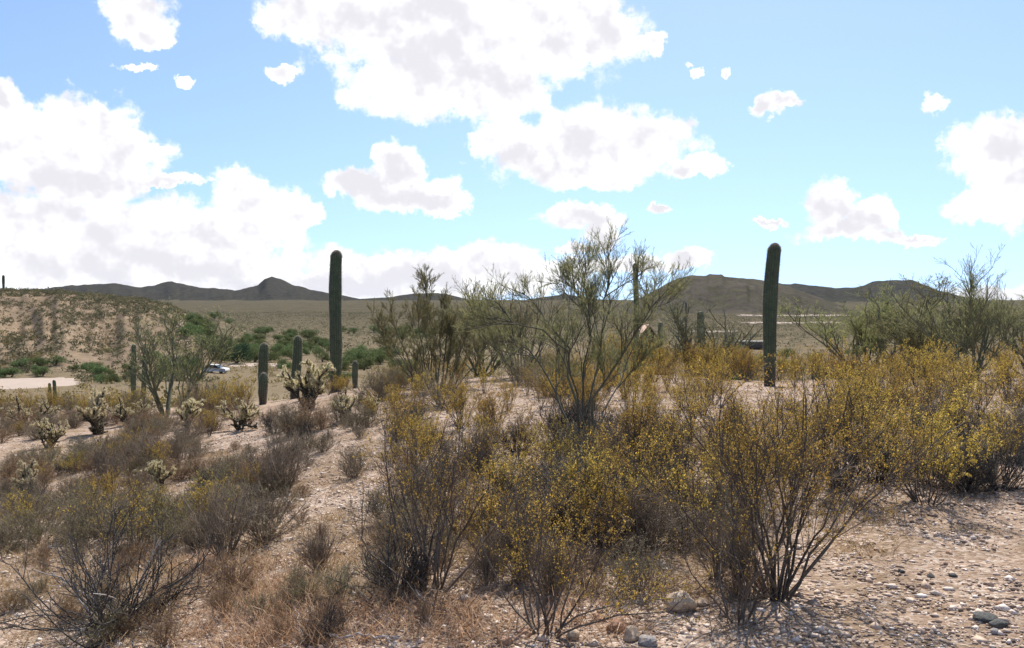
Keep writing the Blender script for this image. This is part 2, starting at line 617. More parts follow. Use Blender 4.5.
M['verde_pale'] = leaf_mat('verde_pale', [(0, (0.192, 0.208, 0.08)), (0.5, (0.32, 0.336, 0.128)), (1, (0.48, 0.464, 0.208))], .4, .03)
M['verde_brown'] = leaf_mat('verde_brown', [(0, (0.176, 0.152, 0.08)), (0.5, (0.304, 0.256, 0.128)), (1, (0.448, 0.384, 0.208))], .35, .03)
M['mesquite_leaf'] = leaf_mat('mesquite_leaf', [(0, (.075, .10, .04)), (.5, (.125, .165, .065)), (1, (.19, .23, .10))], .4, .05)
M['dark_tree_leaf'] = leaf_mat('dark_tree_leaf', [(0, (.022, .045, .025)), (.5, (.04, .07, .04)), (1, (.075, .11, .06))], .3, .03)
M['scrub_leaf'] = leaf_mat('scrub_leaf', [(0, (.075, .075, .045)), (.5, (.14, .13, .075)), (1, (.23, .205, .12))], .35, .0)
M['slope_leaf'] = leaf_mat('slope_leaf', [(0, (.12, .11, .04)), (.5, (.21, .17, .06)), (1, (.33, .25, .09))], .4, .0)
M['cholla_straw'] = leaf_mat('cholla_straw', [(0, (.50, .41, .23)), (.5, (.68, .58, .36)), (1, (.82, .74, .52))], .6, .02)
M['cholla_dark_spine'] = leaf_mat('cholla_dark_spine', [(0, (.06, .05, .04)), (.6, (.13, .11, .08)), (1, (.24, .20, .14))], .3, .02)
M['cholla_green'] = bark_mat('cholla_green', (.22, .19, .10), (.38, .33, .19))
M['cholla_dark'] = bark_mat('cholla_dark', (.022, .02, .017), (.075, .065, .05))
M['cactus_spine'] = leaf_mat('cactus_spine', [(0, (.16, .13, .10)), (.5, (.32, .27, .22)), (1, (.55, .48, .40))], .4, .02)

# saguaro skin: green ribs, grey corky base
m, n = newmat('saguaro_skin')
tcx = n.new('ShaderNodeTexCoord').outputs['Object']
sp = n.new('ShaderNodeSeparateXYZ'); n.link(tcx, sp.inputs[0])
nz = n.noise(tcx, 6.0, 5.0)
c = n.ramp(nz, [(.3, (.045, .066, .038)), (.7, (.092, .12, .068))])
cork = n.ss(n.m('ADD', sp.outputs[2], n.m('MULTIPLY', n.noise(tcx, 4.0, 3.0), -0.9)), -0.35, 0.35, 1.0, 0.0)
scar = n.ss(n.noise(tcx, 2.6, 6.0, .7), .60, .68)
c = n.mix(n.m('MULTIPLY', scar, .8), c, (.12, .095, .06, 1))
c = n.mix(cork, c, (.085, .072, .058, 1))
bs = n.new('ShaderNodeBsdfPrincipled'); n.link(c, bs.inputs['Base Color'])
bs.inputs['Roughness'].default_value = .6
bs.inputs['Specular IOR Level'].default_value = .3
bp = n.new('ShaderNodeBump'); bp.inputs['Strength'].default_value = .4; bp.inputs['Distance'].default_value = .01
n.link(n.noise(tcx, 60.0, 3.0), bp.inputs['Height']); n.link(bp.outputs[0], bs.inputs['Normal'])
finish(n, bs.outputs[0]); M['saguaro'] = m


def rock_mat(name, stops, scale=9.0, island=0.0):
    m, n = newmat(name)
    tcx = n.new('ShaderNodeTexCoord').outputs['Object']
    f = n.noise(tcx, scale, 6.0, .6)
    if island:
        geo = n.new('ShaderNodeNewGeometry')
        f = n.m('ADD', n.m('MULTIPLY', f, 1 - island), n.m('MULTIPLY', geo.outputs['Random Per Island'], island))
    c = n.ramp(f, stops)
    bs = n.new('ShaderNodeBsdfPrincipled'); n.link(c, bs.inputs['Base Color'])
    bs.inputs['Roughness'].default_value = .9
    bs.inputs['Specular IOR Level'].default_value = .2
    bp = n.new('ShaderNodeBump'); bp.inputs['Strength'].default_value = .5; bp.inputs['Distance'].default_value = .01
    n.link(n.noise(tcx, scale * 6, 5.0, .65), bp.inputs['Height']); n.link(bp.outputs[0], bs.inputs['Normal'])
    finish(n, bs.outputs[0])
    return m


M['pebble'] = rock_mat('pebble', [(0, (.08, .062, .053)), (.13, (.24, .17, .125)), (.38, (.46, .335, .25)), (.7, (.59, .455, .355)), (1, (.82, .73, .65))], 3.0, .9)
M['tan_rock'] = rock_mat('tan_rock', [(.3, (.42, .30, .20)), (.55, (.56, .43, .31)), (.75, (.66, .53, .41))])
M['orange_rock'] = rock_mat('orange_rock', [(.3, (.33, .18, .11)), (.6, (.46, .28, .18)), (.8, (.55, .38, .26))])
M['dark_rock'] = rock_mat('dark_rock', [(.3, (.06, .06, .055)), (.7, (.15, .145, .13))])
M['grey_rock'] = rock_mat('grey_rock', [(.3, (.24, .21, .19)), (.7, (.42, .38, .35))])


def ground_mat(name, kind):
    m, n = newmat(name)
    geo = n.new('ShaderNodeNewGeometry')
    pos = geo.outputs['Position']
    lp = n.vm('LENGTH', pos)
    big = n.noise(pos, .35, 5.0, .6)
    med = n.noise(pos, 4.0, 6.0, .65)
    fine = n.voro(pos, 38.0, 'F1', 'Color')
    fsep = n.new('ShaderNodeSeparateColor'); n.link(fine, fsep.inputs[0])
    dirt = n.ramp(n.m('ADD', n.m('MULTIPLY', big, .5), n.m('MULTIPLY', med, .5)),
                  [(.30, (.17, .113, .074)), (.48, (.27, .187, .128)), (.62, (.36, .26, .185)), (.75, (.46, .35, .265))])
    peb = n.ramp(fsep.outputs[0], [(0, (.15, .105, .08)), (.3, (.35, .252, .185)), (.65, (.50, .375, .285)), (1, (.70, .60, .51))])
    col = n.mix(n.ss(n.noise(pos, 1.3, 3.0), .35, .6, .25, .8), dirt, peb)
    # leaf litter and dead grass patches between the shrubs
    lit = n.ss(n.noise(pos, .8, 6.0, .7), .46, .62)
    col = n.mix(n.m('MULTIPLY', lit, .75), col, (.21, .145, .09, 1))
    if kind != 'ground':
        far = {'hillside': (.215, .158, .105), 'mountain': (.026, .023, .026), 'right_hill': (.088, .072, .064), 'right_range': (.036, .035, .037)}[kind]
        rk = n.ramp(n.noise(pos, {'hillside': .09}.get(kind, .012), 8.0, .7), [(.3, tuple(v * .62 for v in far)), (.5, far), (.7, tuple(min(1, v * 1.45) for v in far))])
        col = rk if kind != 'hillside' else n.mix(.75, col, rk)
    # scrub too far off to pick apart
    vs = {'ground': .30, 'hillside': .4, 'mountain': .06, 'right_hill': .13, 'right_range': .08}[kind]
    if kind == 'ground':
        col = n.mix(n.ss(lp, 40.0, 120.0, 0.0, .75), col, (.15, .122, .072, 1))
        col = n.mix(n.ss(lp, 250.0, 900.0, 0.0, .75), col, (.115, .092, .068, 1))
    v1 = n.voro(pos, vs, 'F1')
    v2 = n.voro(n.vm('ADD', pos, (31.7, 11.3, 0)), vs * 1.9, 'F1')
    spots = n.m('MAXIMUM', n.ss(v1, .30, .62, 1.0, 0.0), n.ss(v2, .28, .55, 1.0, 0.0))
    if kind != 'hillside':
        v3 = n.voro(n.vm('ADD', pos, n.vm('SCALE', n.noise(pos, .03, 2.0, color=True), 20.0)), .035, 'F1')
        spots = n.m('MAXIMUM', spots, n.m('MULTIPLY', n.ss(v3, .25, .55, 1.0, 0.0), n.ss(lp, 600.0, 1100.0)))
    if kind == 'ground':
        spots = n.m('MULTIPLY', spots, n.ss(lp, 160.0, 420.0, 0.0, .9))
    else:
        spots = n.m('MULTIPLY', spots, {'hillside': .25, 'right_hill': .85, 'mountain': .6, 'right_range': .6}[kind])
    scol = n.ramp(n.noise(pos, .05, 3.0), [(.35, (.045, .045, .03)), (.65, (.09, .085, .05))])
    col = n.mix(spots, col, scol)
    bs = n.new('ShaderNodeBsdfDiffuse')
    n.link(col, bs.inputs[0])
    h = n.m('ADD', n.m('MULTIPLY', n.voro(pos, 38.0), -.5), n.m('ADD', n.m('MULTIPLY', n.noise(pos, 90.0, 3.0), .4), n.m('MULTIPLY', n.noise(pos, 9.0, 5.0), 1.2)))
    bp = n.new('ShaderNodeBump'); bp.inputs['Strength'].default_value = .9; bp.inputs['Distance'].default_value = .02
    n.link(h, bp.inputs['Height']); n.link(bp.outputs[0], bs.inputs['Normal'])
    finish(n, bs.outputs[0])
    return m


for k in ('ground', 'hillside', 'mountain', 'right_hill', 'right_range'):
    M['g_' + k] = ground_mat('terrain_' + k, k)


def plain_mat(name, col, rough=.6, metal=0., var=.15, scale=3.0):
    m, n = newmat(name)
    tcx = n.new('ShaderNodeTexCoord').outputs['Object']
    c = n.mix(n.m('MULTIPLY', n.noise(tcx, scale, 5.0, .6), var * 2), (*col, 1), tuple(v * .55 for v in col) + (1,))
    bs = n.new('ShaderNodeBsdfPrincipled'); n.link(c, bs.inputs['Base Color'])
    bs.inputs['Roughness'].default_value = rough; bs.inputs['Metallic'].default_value = metal
    finish(n, bs.outputs[0])
    return m


M['road'] = plain_mat('pale_dirt', (.44, .34, .265), .95, 0, .25, .4)
M['car_paint'] = plain_mat('car_paint', (.62, .63, .64), .3, 0, .03)
M['glass'] = plain_mat('car_glass', (.03, .04, .05), .08, 0, .05)
M['rubber'] = plain_mat('rubber', (.02, .02, .02), .8)
M['rim'] = plain_mat('rim', (.5, .5, .5), .35, .8)
M['timber'] = plain_mat('timber', (.10, .085, .075), .85)
M['roof_sheet'] = plain_mat('roof_sheet', (.42, .28, .22), .7)
M['dark_roof'] = plain_mat('dark_roof', (.055, .06, .06), .8)
M['fascia'] = plain_mat('fascia', (.40, .38, .35), .8)

# ------------------------------------------------------------------ the ground sheet and hills
th_f = np.radians(np.concatenate([np.linspace(-56, -33, 40)[:-1], np.linspace(-33, 33, 640), np.linspace(33, 56, 40)[1:]]))
th_b = np.radians(np.linspace(56, 304, 70))[1:-1]
TH = np.concatenate([th_f, th_b])
RR = np.concatenate([np.exp(np.linspace(math.log(.35), math.log(14), 80)), np.exp(np.linspace(math.log(14), math.log(11500), 235))[1:]])
tg, rg = np.meshgrid(TH, RR, indexing='ij')
gx, gy = np.sin(tg) * rg, np.cos(tg) * rg
gz, gk, ga = terrain(gx, gy, True)
nT, nR = gx.shape
V = np.stack([gx, gy, gz], -1).reshape(-1, 3)
V = np.concatenate([V, [[0, 0, float(terrain(0.0, 0.01))]]])
ii, jj = np.meshgrid(np.arange(nT), np.arange(nR - 1), indexing='ij')
i2 = (ii + 1) % nT
quads = np.stack([ii * nR + jj, ii * nR + jj + 1, i2 * nR + jj + 1, i2 * nR + jj], -1).reshape(-1, 4)
cen = np.array([[len(V) - 1, i * nR, ((i + 1) % nT) * nR] for i in range(nT)])
kq = gk.reshape(-1)[quads[:, 0]]
aq = ga.reshape(-1)[quads[:, 0]]
lim = {1: 1.0, 2: 2.0, 3: 1.0, 4: 2.0}
cls = np.zeros(len(quads), int)
for k in lim:
    cls[(kq == k) & (aq > lim[k])] = k
for k, nm in enumerate(['ground', 'hillside', 'mountain', 'right_hill', 'right_range']):
    fq = quads[cls == k]
    fs = [fq] + ([cen] if k == 0 else [])
    used = np.unique(np.concatenate([f.ravel() for f in fs]))
    remap = np.full(len(V), -1); remap[used] = np.arange(len(used))
    me = mesh_np(nm, V[used], [remap[f] for f in fs], True)
    me.materials.append(M['g_' + nm])
    struct({'ground': 'ground', 'hillside': 'hillside', 'mountain': 'mountain_range', 'right_hill': 'scrub_hill', 'right_range': 'mountain_range'}[nm], me)


def mesh_z(x, y):
    th = np.arctan2(x, y); r = np.hypot(x, y)
    i = np.clip(np.searchsorted(th_f, th) - 1, 0, len(th_f) - 2)
    j = np.clip(np.searchsorted(RR, r) - 1, 0, len(RR) - 2)
    u = (th - th_f[i]) / (th_f[i + 1] - th_f[i]); v = (r - RR[j]) / (RR[j + 1] - RR[j])
    return (gz[i, j] * (1 - u) + gz[i + 1, j] * u) * (1 - v) + (gz[i, j + 1] * (1 - u) + gz[i + 1, j + 1] * u) * v


def drape(name, A, B, mat, lift):
    """sheet between two ground polylines (lists of pixels), sampled on the terrain"""
    na = 90; nb = 10
    def samp(L):
        L = np.array([ground_at(*p)[:2] for p in L])
        s = np.concatenate([[0], np.cumsum(np.hypot(*np.diff(L, axis=0).T))])
        t = np.linspace(0, s[-1], na)
        return np.stack([np.interp(t, s, L[:, 0]), np.interp(t, s, L[:, 1])], 1)
    a, b = samp(A), samp(B)
    g = []
    for k in np.linspace(0, 1, nb):
        p = a * (1 - k) + b * k
        am = .012 * np.hypot(p[:, 0], p[:, 1])
        p = p + am[:, None] * np.stack([fbm(p[:, 0], p[:, 1], .3, 3), fbm(p[:, 1], p[:, 0], .3, 3)], 1)
        edge = min(k, 1 - k) < .01
        g.append(np.concatenate([p, (mesh_z(p[:, 0], p[:, 1]) + (lift if not edge else -.25))[:, None]], 1))
    Vv = np.stack(g, 1).reshape(-1, 3)
    i, j = np.meshgrid(np.arange(na - 1), np.arange(nb - 1), indexing='ij')
    q = np.stack([i * nb + j, (i + 1) * nb + j, (i + 1) * nb + j + 1, i * nb + j + 1], -1).reshape(-1, 4)
    me = mesh_np(name, Vv, [q], True)
    me.materials.append(mat)
    return struct(name, me)


drape('dirt_road', [(-60, 391), (20, 390), (50, 388), (78, 385)], [(-60, 379), (20, 377), (60, 376.5), (80, 378)], M['road'], .06)
drape('dirt_road', [(222, 366), (262, 366.5), (292, 366)], [(222, 362.5), (262, 363), (292, 363.5)], M['road'], .06)
drape('dirt_track', [(186, 345), (180, 330), (175, 317), (171, 307)], [(189, 345), (183, 330), (177, 317), (172.5, 307)], M['road'], .10)
for (xa, xb, yy) in ((692, 742, 331.5), (738, 850, 315.5), (740, 838, 322.5)):
    drape('dirt_track', [(xa, yy + .7), ((xa + xb) / 2, yy + .9), (xb, yy + .5)], [(xa, yy - .6), ((xa + xb) / 2, yy - .5), (xb, yy - .7)], M['road'], .15)

# ------------------------------------------------------------------ plant meshes
def creosote(seed, h=1.2, spread=(8, 48), nst=18, nbr=110, ntw=520, nlf=7000, leaf=.02, lean=(0, 0), sparse=False, mat='creosote_leaf', wob=.17):
    rng = np.random.default_rng(seed)
    S = fan(rng, nst, (h * .75, h * 1.12), spread, .08, wob, 8, .13, lean)
    B = grow(rng, S, nbr, (.25, .98), (h * .22, h * .48), (18, 45), .25, .12, 6, .35)
    T = grow(rng, B, ntw, (.2, 1), (h * .09, h * .20), (20, 50), .25, .15, 3, .3)
    k = h / np.percentile(T[:, -1, 2], 96)
    S, B, T = S * k, B * k, T * k
    g = Geo()
    tubes(g, S, taper(nst, 8, rng.uniform(.0045, .0085, nst) * h, .002 * h), 5)
    tubes(g, B, taper(nbr, 6, .0023 * h, .0010 * h), 3)
    tubes(g, T, taper(ntw, 3, .0009 * h, .0005 * h), 3)
    st = g.mesh('creosote_stem', M['creosote_bark'], True)
    g = Geo()
    # leaves crowd on some twigs and leave others bare
    wgt = rng.uniform(0, 1, len(T)) ** (2.5 if sparse else 1.3)
    keep = rng.choice(len(T), nlf, p=wgt / wgt.sum())
    tt = (1 - .85 * rng.uniform(0, 1, nlf) ** 1.7) * 2
    i = np.minimum(tt.astype(int), 1); f = (tt - i)[:, None]
    pos = T[keep, i] * (1 - f) + T[keep, i + 1] * f
    tan = T[keep, i + 1] - T[keep, i]
    d = norm(norm(tan) * .5 + rng.normal(0, .7, (nlf, 3)) + np.array([0, 0, .25]))
    sz = np.minimum(np.exp(rng.normal(-.12, .34, nlf)), 1.5) * leaf
    diamonds(g, pos + rng.normal(0, .005, (nlf, 3)), d, sz, sz * rng.uniform(.35, .6, nlf), rng)
    lf = g.mesh('creosote_foliage', M[mat])
    return [('stem', st), ('foliage', lf)]


def low_shrub(seed, h=.5, w=.9, nst=36, nbr=190, ntw=800, nlf=2400, leaf=.015, twig='grey_twig', lmat='grey_leaf', tilt=(5, 78)):
    rng = np.random.default_rng(seed)
    S = fan(rng, nst, (h * .6, h * 1.05), tilt, .07, .14, 6, .05)
    k = w / (2 * h)
    S[:, :, :2] *= k
    B = grow(rng, S, nbr, (.2, 1), (h * .22, h * .5), (20, 55), .2, .18, 5, .3)
    T = grow(rng, B, ntw, (.15, 1), (h * .12, h * .28), (20, 60), .2, .2, 3, .3)
    k = h / np.percentile(T[:, -1, 2], 96)
    S, B, T = S * k, B * k, T * k
    for Q in (B, T):
        Q[:, :, 2] = np.maximum(Q[:, :, 2], .01)
    g = Geo()
    tubes(g, S, taper(nst, 6, .0048, .0022), 4)
    tubes(g, B, taper(nbr, 5, .0026, .0014), 3)
    tubes(g, T, taper(ntw, 3, .0016, .0009), 3)
    st = g.mesh('shrub_stem', M[twig])
    out = [('stem', st)]
    if nlf:
        g = Geo()
        pos, tan, _ = along(rng, T, nlf, (.1, 1))
        d = norm(tan * .6 + rng.normal(0, .6, (nlf, 3)) + np.array([0, 0, .3]))
        sz = rng.uniform(.6, 1.4, nlf) * leaf
        diamonds(g, pos, d, sz, sz * .5, rng)
        out.append(('foliage', g.mesh('shrub_foliage', M[lmat])))
    return out


def palo_verde(seed, h=3.5, spread=(12, 42), ntr=6, l1=40, l2=220, l3=1500, nn=16000, needle=(.05, .12), nw=.006, mat='verde_twig', limbs=None, up=.25, lower=.25, bark='verde_bark', thick=1.0, wob=.10, a1=(18, 48)):
    rng = np.random.default_rng(seed)
    if limbs is None:
        S = fan(rng, ntr, (h * .55, h * .95), spread, .16, wob, 9, .04)
    else:
        S = limbs
        ntr = len(S)
    K = S.shape[1]
    A = grow(rng, S, l1, (lower, .98), (h * .22, h * .48), a1, up, .13, 7, .45)
    B = grow(rng, np.concatenate([A, S[:, np.linspace(K // 2, K - 1, 7).astype(int)]]), l2, (.2, 1), (h * .10, h * .26), (20, 50), up, .16, 5, .35)
    T = grow(rng, B, l3, (.15, 1), (h * .05, h * .13), (18, 48), up, .16, 3, .3)
    g = Geo()
    tubes(g, S, taper(ntr, K, rng.uniform(.009, .015, ntr) * h * thick, .0025 * h), 7)
    st = g.mesh('trunk', M[bark], True)
    g = Geo()
    tubes(g, A, taper(l1, 7, .0042 * h, .0014 * h), 5)
    tubes(g, B, taper(l2, 5, .0018 * h, .0008 * h), 4)
    tubes(g, T, taper(l3, 3, .0009 * h, .0005 * h), 3)
    br = g.mesh('branch', M[bark], True)
    g = Geo()
    pos, tan, _ = along(rng, T, nn, (.1, 1))
    d = norm(tan + rng.normal(0, .35, (nn, 3)) + np.array([0, 0, .15]))
    diamonds(g, pos, d, rng.uniform(needle[0], needle[1], nn), nw * rng.uniform(.7, 1.3, nn), rng)
    cr = g.mesh('crown', M[mat])
    return [('trunk', st), ('branch', br), ('crown', cr)]


def leafy_tree(seed, h=3.5, w=4.5, n=2600, leaf=.22, mat='mesquite_leaf'):
    """round wash tree seen from far: trunk with limbs and leaf clumps through the crown"""
    rng = np.random.default_rng(seed)
    S = fan(rng, 4, (h * .45, h * .7), (10, 45), .1, .1, 6, .05)
    B = grow(rng, S, 22, (.3, 1), (h * .2, h * .45), (20, 55), .15, .15, 5)
    g = Geo()
    tubes(g, S, taper(4, 6, .03 * h, .012 * h), 6)
    tubes(g, B, taper(22, 5, .012 * h, .004 * h), 4)
    tr = g.mesh('tree_trunk', M['creosote_bark'], True)
    g = Geo()
    nc = 26
    ph = rng.uniform(0, 2 * math.pi, nc); rr = np.sqrt(rng.uniform(.02, 1, nc)) * w * .40
    top = h * .78 * np.sqrt(np.maximum(0, 1 - (rr / (w * .52)) ** 2))
    cz = rng.uniform(.22, 1, nc) * np.maximum(top, h * .25)
    cc = np.stack([rr * np.cos(ph), rr * np.sin(ph), cz + h * .05], 1)
    cr = rng.uniform(.12, .24, nc) * w
    k = rng.integers(0, nc, n)
    off = norm(rng.normal(size=(n, 3))) * (rng.uniform(.25, 1, n) ** .5)[:, None]
    pos = cc[k] + off * cr[k][:, None] * np.array([1, 1, .75])
    pos[:, 2] = np.maximum(pos[:, 2], .1)
    sz = rng.uniform(.6, 1.4, n) * leaf
    diamonds(g, pos, rng.normal(size=(n, 3)), sz, sz * .7, rng)
    return [('trunk', tr), ('crown', g.mesh('tree_crown', M[mat]))]


def saguaro(seed, h=4.0, r=.23, ribs=17, lean=.05, spines=True):
    rng = np.random.default_rng(seed)
    K = 64; per = ribs * (4 if spines else 3)
    t = np.linspace(0, 1, K)
    z = t * h
    dome = r * 1.25
    prof = np.where(z > h - dome, np.sqrt(np.maximum(0, 1 - ((z - (h - dome)) / dome) ** 2)) * .97 + .03 * (1 - t), 1.0)
    # crowd the rings in the dome
    zt = np.concatenate([np.linspace(-.08, h - dome, 48 if spines else 14), h - dome + dome * np.sin(np.linspace(0, 1, 17 if spines else 8)[1:] * math.pi / 2)])
    prof = np.where(zt > h - dome, np.sqrt(np.maximum(0.0005, 1 - ((zt - (h - dome)) / dome) ** 2)), 1.0)
    tt = np.clip(zt / h, 0, 1)
    wob = 1 + .035 * np.sin(tt * 7 + seed) + .025 * np.sin(tt * 17 + seed * 2)
    shape = (.80 + .24 * smooth(tt, 0, .45) - .12 * smooth(tt, .7, 1.0)) * wob
    R = r * prof * shape
    a = np.arange(per) * 2 * math.pi / per
    rib = 1 + .10 * np.cos(a * ribs)
    cx = lean * zt + .012 * h * (np.sin(tt * 4 + seed) - math.sin(seed)); cyy = .008 * h * (np.sin(tt * 5 + 2 * seed) - math.sin(2 * seed))
    V = np.stack([cx[:, None] + R[:, None] * rib * np.cos(a), cyy[:, None] + R[:, None] * rib * np.sin(a), np.repeat(zt[:, None], per, 1)], -1)
    K = len(zt)
    i, j = np.meshgrid(np.arange(K - 1), np.arange(per), indexing='ij')
    j2 = (j + 1) % per
    q = np.stack([i * per + j, i * per + j2, (i + 1) * per + j2, (i + 1) * per + j], -1).reshape(-1, 4)
    g = Geo(); g.add(V, q)
    out = [('stem', g.mesh('saguaro_stem', M['saguaro'], True))]
    if spines:
        ns = int(h / .035)
        zz = np.repeat(np.linspace(.05, .999, ns), ribs)
        ang = np.tile(np.arange(ribs) * 2 * math.pi / ribs, ns)
        zs = np.interp(zz, np.linspace(0, 1, K), zt)
        Rs = np.interp(zs, zt, R) * 1.083
        base = np.stack([np.interp(zs, zt, cx) + Rs * np.cos(ang), np.interp(zs, zt, cyy) + Rs * np.sin(ang), zs], 1)
        out_d = np.stack([np.cos(ang), np.sin(ang), .1 + 1.2 * smooth(zs, h - dome * .6, h)], 1)
        g = Geo()
        for _ in range(3):
            d = norm(out_d + rng.normal(0, .55, base.shape))
            diamonds(g, base - d * .004, d, rng.uniform(.025, .06, len(base)), .006, rng)
        out.append(('spine_cover', g.mesh('saguaro_spine', M['cactus_spine'])))
    return out


def cholla(seed, h=1.1, narm=9, njt=46, straw=.55, dark=.55):
    rng = np.random.default_rng(seed)
    S = fan(rng, 5, (h * .35, h * .55), (8, 50), .06, .12, 6, .1)
    A = grow(rng, S, narm, (.25, 1), (h * .2, h * .6), (20, 75), .30, .22, 6, .2)
    J = grow(rng, np.concatenate([A, S]), njt, (.1, 1), (h * .05, h * .16), (25, 95), .22, .2, 6, .1)
    J[:, :, 2] = np.maximum(J[:, :, 2], .03)
    k_ = h / np.percentile(J[:, -1, 2], 97)
    S, A, J = S * k_, A * k_, J * k_
    b = np.array([.75, 1.0, 1.08, 1.0, .9, .55])
    g = Geo()
    tubes(g, S, taper(5, 6, .036, .028), 8)
    tubes(g, A, .026 * b[None] * np.ones((narm, 1)), 8, True)
    tr = g.mesh('cholla_trunk', M['cholla_dark'], True)
    low = J[:, 3, 2] < h * dark
    outp = [('trunk', tr)]
    gj, gs, gd = Geo(), Geo(), Geo()

    def spine(g_, P, n, r, L):
        pos, tan, _ = along(rng, P, n, (0, 1))
        rn = rng.normal(size=(n, 3)); d = norm(rn - .6 * tan * (rn * tan).sum(1, keepdims=True))
        diamonds(g_, pos + d * r * .7, d, rng.uniform(.6, 1.2, n) * L, .0045, rng)
    up = J[~low]; lo = J[low]
    if len(up):
        tubes(gj, up, .019 * b[None] * np.ones((len(up), 1)), 7, True)
        spine(gs, up, 170 * len(up), .022, .042)
    spine(gd, np.concatenate([A, S[:, :6]]), 1500, .03, .03)
    if len(lo):
        g2 = Geo(); tubes(g2, lo, .020 * b[None] * np.ones((len(lo), 1)), 7, True)
        outp.append(('old_joint', g2.mesh('cholla_old_joint', M['cholla_dark'], True)))
        spine(gd, lo, 90 * len(lo), .022, .032)
        spine(gs, lo, 40 * len(lo), .022, .034)
    if len(up):
        outp.append(('young_joint', gj.mesh('cholla_joint', M['cholla_green'], True)))
        outp.append(('pale_spine_cover', gs.mesh('cholla_spine', M['cholla_straw'])))
    outp.append(('dark_spine_cover', gd.mesh('cholla_dark_spine', M['cholla_dark_spine'])))
    return outp


def rock_mesh(seed, mat, sx=1., sy=1., sz=.7, n=3, rough=.25):
    import bmesh
    rng = np.random.default_rng(seed)
    bm = bmesh.new()
    bmesh.ops.create_icosphere(bm, subdivisions=n, radius=.5)
    pl = norm(rng.normal(size=(11, 3))); dist = rng.uniform(.30, .46, 11)
    ph = rng.uniform(0, 9, 6)
    for v in bm.verts:
        p = np.array(v.co)
        for q, dd in zip(pl, dist):
            e = p @ q - dd
            if e > 0: p = p - q * e * .9
        p = p * (1 + rough * .25 * math.sin(p[0] * 11 + ph[0]) * math.sin(p[1] * 9 + ph[1]) + rough * .12 * math.sin(p[2] * 23 + ph[2] + p[0] * 17))
        v.co = p * np.array([sx, sy, sz])
    me = bpy.data.meshes.new('rock')
    bm.to_mesh(me); bm.free()
    me.materials.append(mat)
    return me


# ------------------------------------------------------------------ placing
LANDMARKS = []          # (phrase, px, py of the base)
PLACED = []             # (object, kind phrase, px, py) that still need a label of their own


def put(name, parts, base, label, cat, s=1.0, rz=0.0, group=None, sink=0.0, tilt=(0, 0)):
    t = thing(name, label, cat, (base[0], base[1], base[2] - sink), rz, s, group)
    t.rotation_euler = (tilt[0], tilt[1], rz)
    for nm, me in parts:
        p_ = part(nm, me, t)
        if nm.endswith(('joint', 'cover')): p_['kind'] = 'stuff'
    return t


rng = np.random.default_rng(11)

# --- saguaros
SAG = [  # name px, base py or depth, top py, width px, lean, label
    (335, 30.0, 251, 12.6, .035, 'tall saguaro column on the left, standing above the straw-topped cholla'),
    (770, 25.0, 244, 14.0, .045, 'tall saguaro column on the right, rising alone from ochre bushes'),
    (262.5, 31.0, 343, 9.5, .02, 'short saguaro with pale crown, the hind one of the leftmost pair'),
    (262, 29.5, 373, 9.0, .02, 'knee-high saguaro stub directly in front of a taller short saguaro'),
    (293, 33.0, 336, 9.5, .06, 'short leaning saguaro rising behind the straw-topped cholla'),
    (634.5, 42.0, 263, 5.6, .01, 'slim saguaro seen behind the bare limbs of the middle palo verde'),
    (702, 45.0, 311, 7.5, .0, 'small blunt saguaro beyond the bushes, left of the tall right saguaro'),
    (662, 48.0, 322, 5.0, .0, 'tiny saguaro just right of the small gabled hut'),
    (355, 38.0, 361, 6.0, .0, 'little saguaro stub close to the right of the tall left saguaro'),
    (133, 44.0, 344, 5.2, -.01, 'pale-topped thin saguaro behind the left palo verde, left of its twin'),
    (142, 44.6, 344, 4.8, .01, 'thin dark saguaro behind the left palo verde, right of its twin'),
    (53, 60.0, 380, 3.6, .0, 'tiny saguaro post just below the dirt road, taller of two'),
    (49, 60.5, 383, 3.2, .0, 'tiny saguaro post just below the dirt road, shorter of two'),
    (196, 46.0, 383, 4.0, .0, 'lone finger-sized saguaro in the scrub right of the left palo verde'),
    (4, 268.0, 275, 2.6, .0, 'lone saguaro on the crest of the left hill, far left'),
]
for k, (px, dep, ytop, wpx, ln, lab) in enumerate(SAG):
    b = at_depth(px, dep)
    ztop = EYE - (ytop - HY) / F * dep
    h = ztop - b[2]
    r = wpx / F * dep / 2 / 1.15
    put('saguaro', saguaro(20 + k, h, r, 17 if k < 2 else 13, ln, dep < 40), b, lab, 'cactus', rz=0.0, group='saguaros')
    if k in (0, 1, 3):
        x, y = to_px(b)
        LANDMARKS.append((['the tall left saguaro', 'the tall right saguaro', None, 'the stubby saguaro pair'][k], x, y))

# dead saguaro frame
b = at_depth(686, 46.0)
zt = EYE - (303 - HY) / F * 46.0
Pm = np.array([[[0, 0, -.1], [.02, 0, (zt - b[2]) * .5], [0, 0, zt - b[2]]]])
Hh = zt - b[2]
ar = np.array([[[0, 0, Hh * .50], [-.22, .02, Hh * .62], [-.30, .03, Hh * .82]], [[0, 0, Hh * .42], [.25, -.02, Hh * .50], [.30, .0, Hh * .70]]])
g = Geo(); tubes(g, Pm, taper(1, 3, .09, .05), 8, True); me1 = g.mesh('dead_trunk', M['dead_bark'], True)
g = Geo(); tubes(g, ar[:1], taper(1, 3, .05, .03), 6, True); me2 = g.mesh('dead_arm', M['dead_bark'], True)
g = Geo(); tubes(g, ar[1:], taper(1, 3, .05, .03), 6, True); me3 = g.mesh('dead_arm', M['dead_bark'], True)
put('dead_saguaro', [('trunk', me1), ('arm', me2), ('arm', me3)], b, 'bare dark dead cactus with two raised arms, beyond the bushes', 'dead cactus')

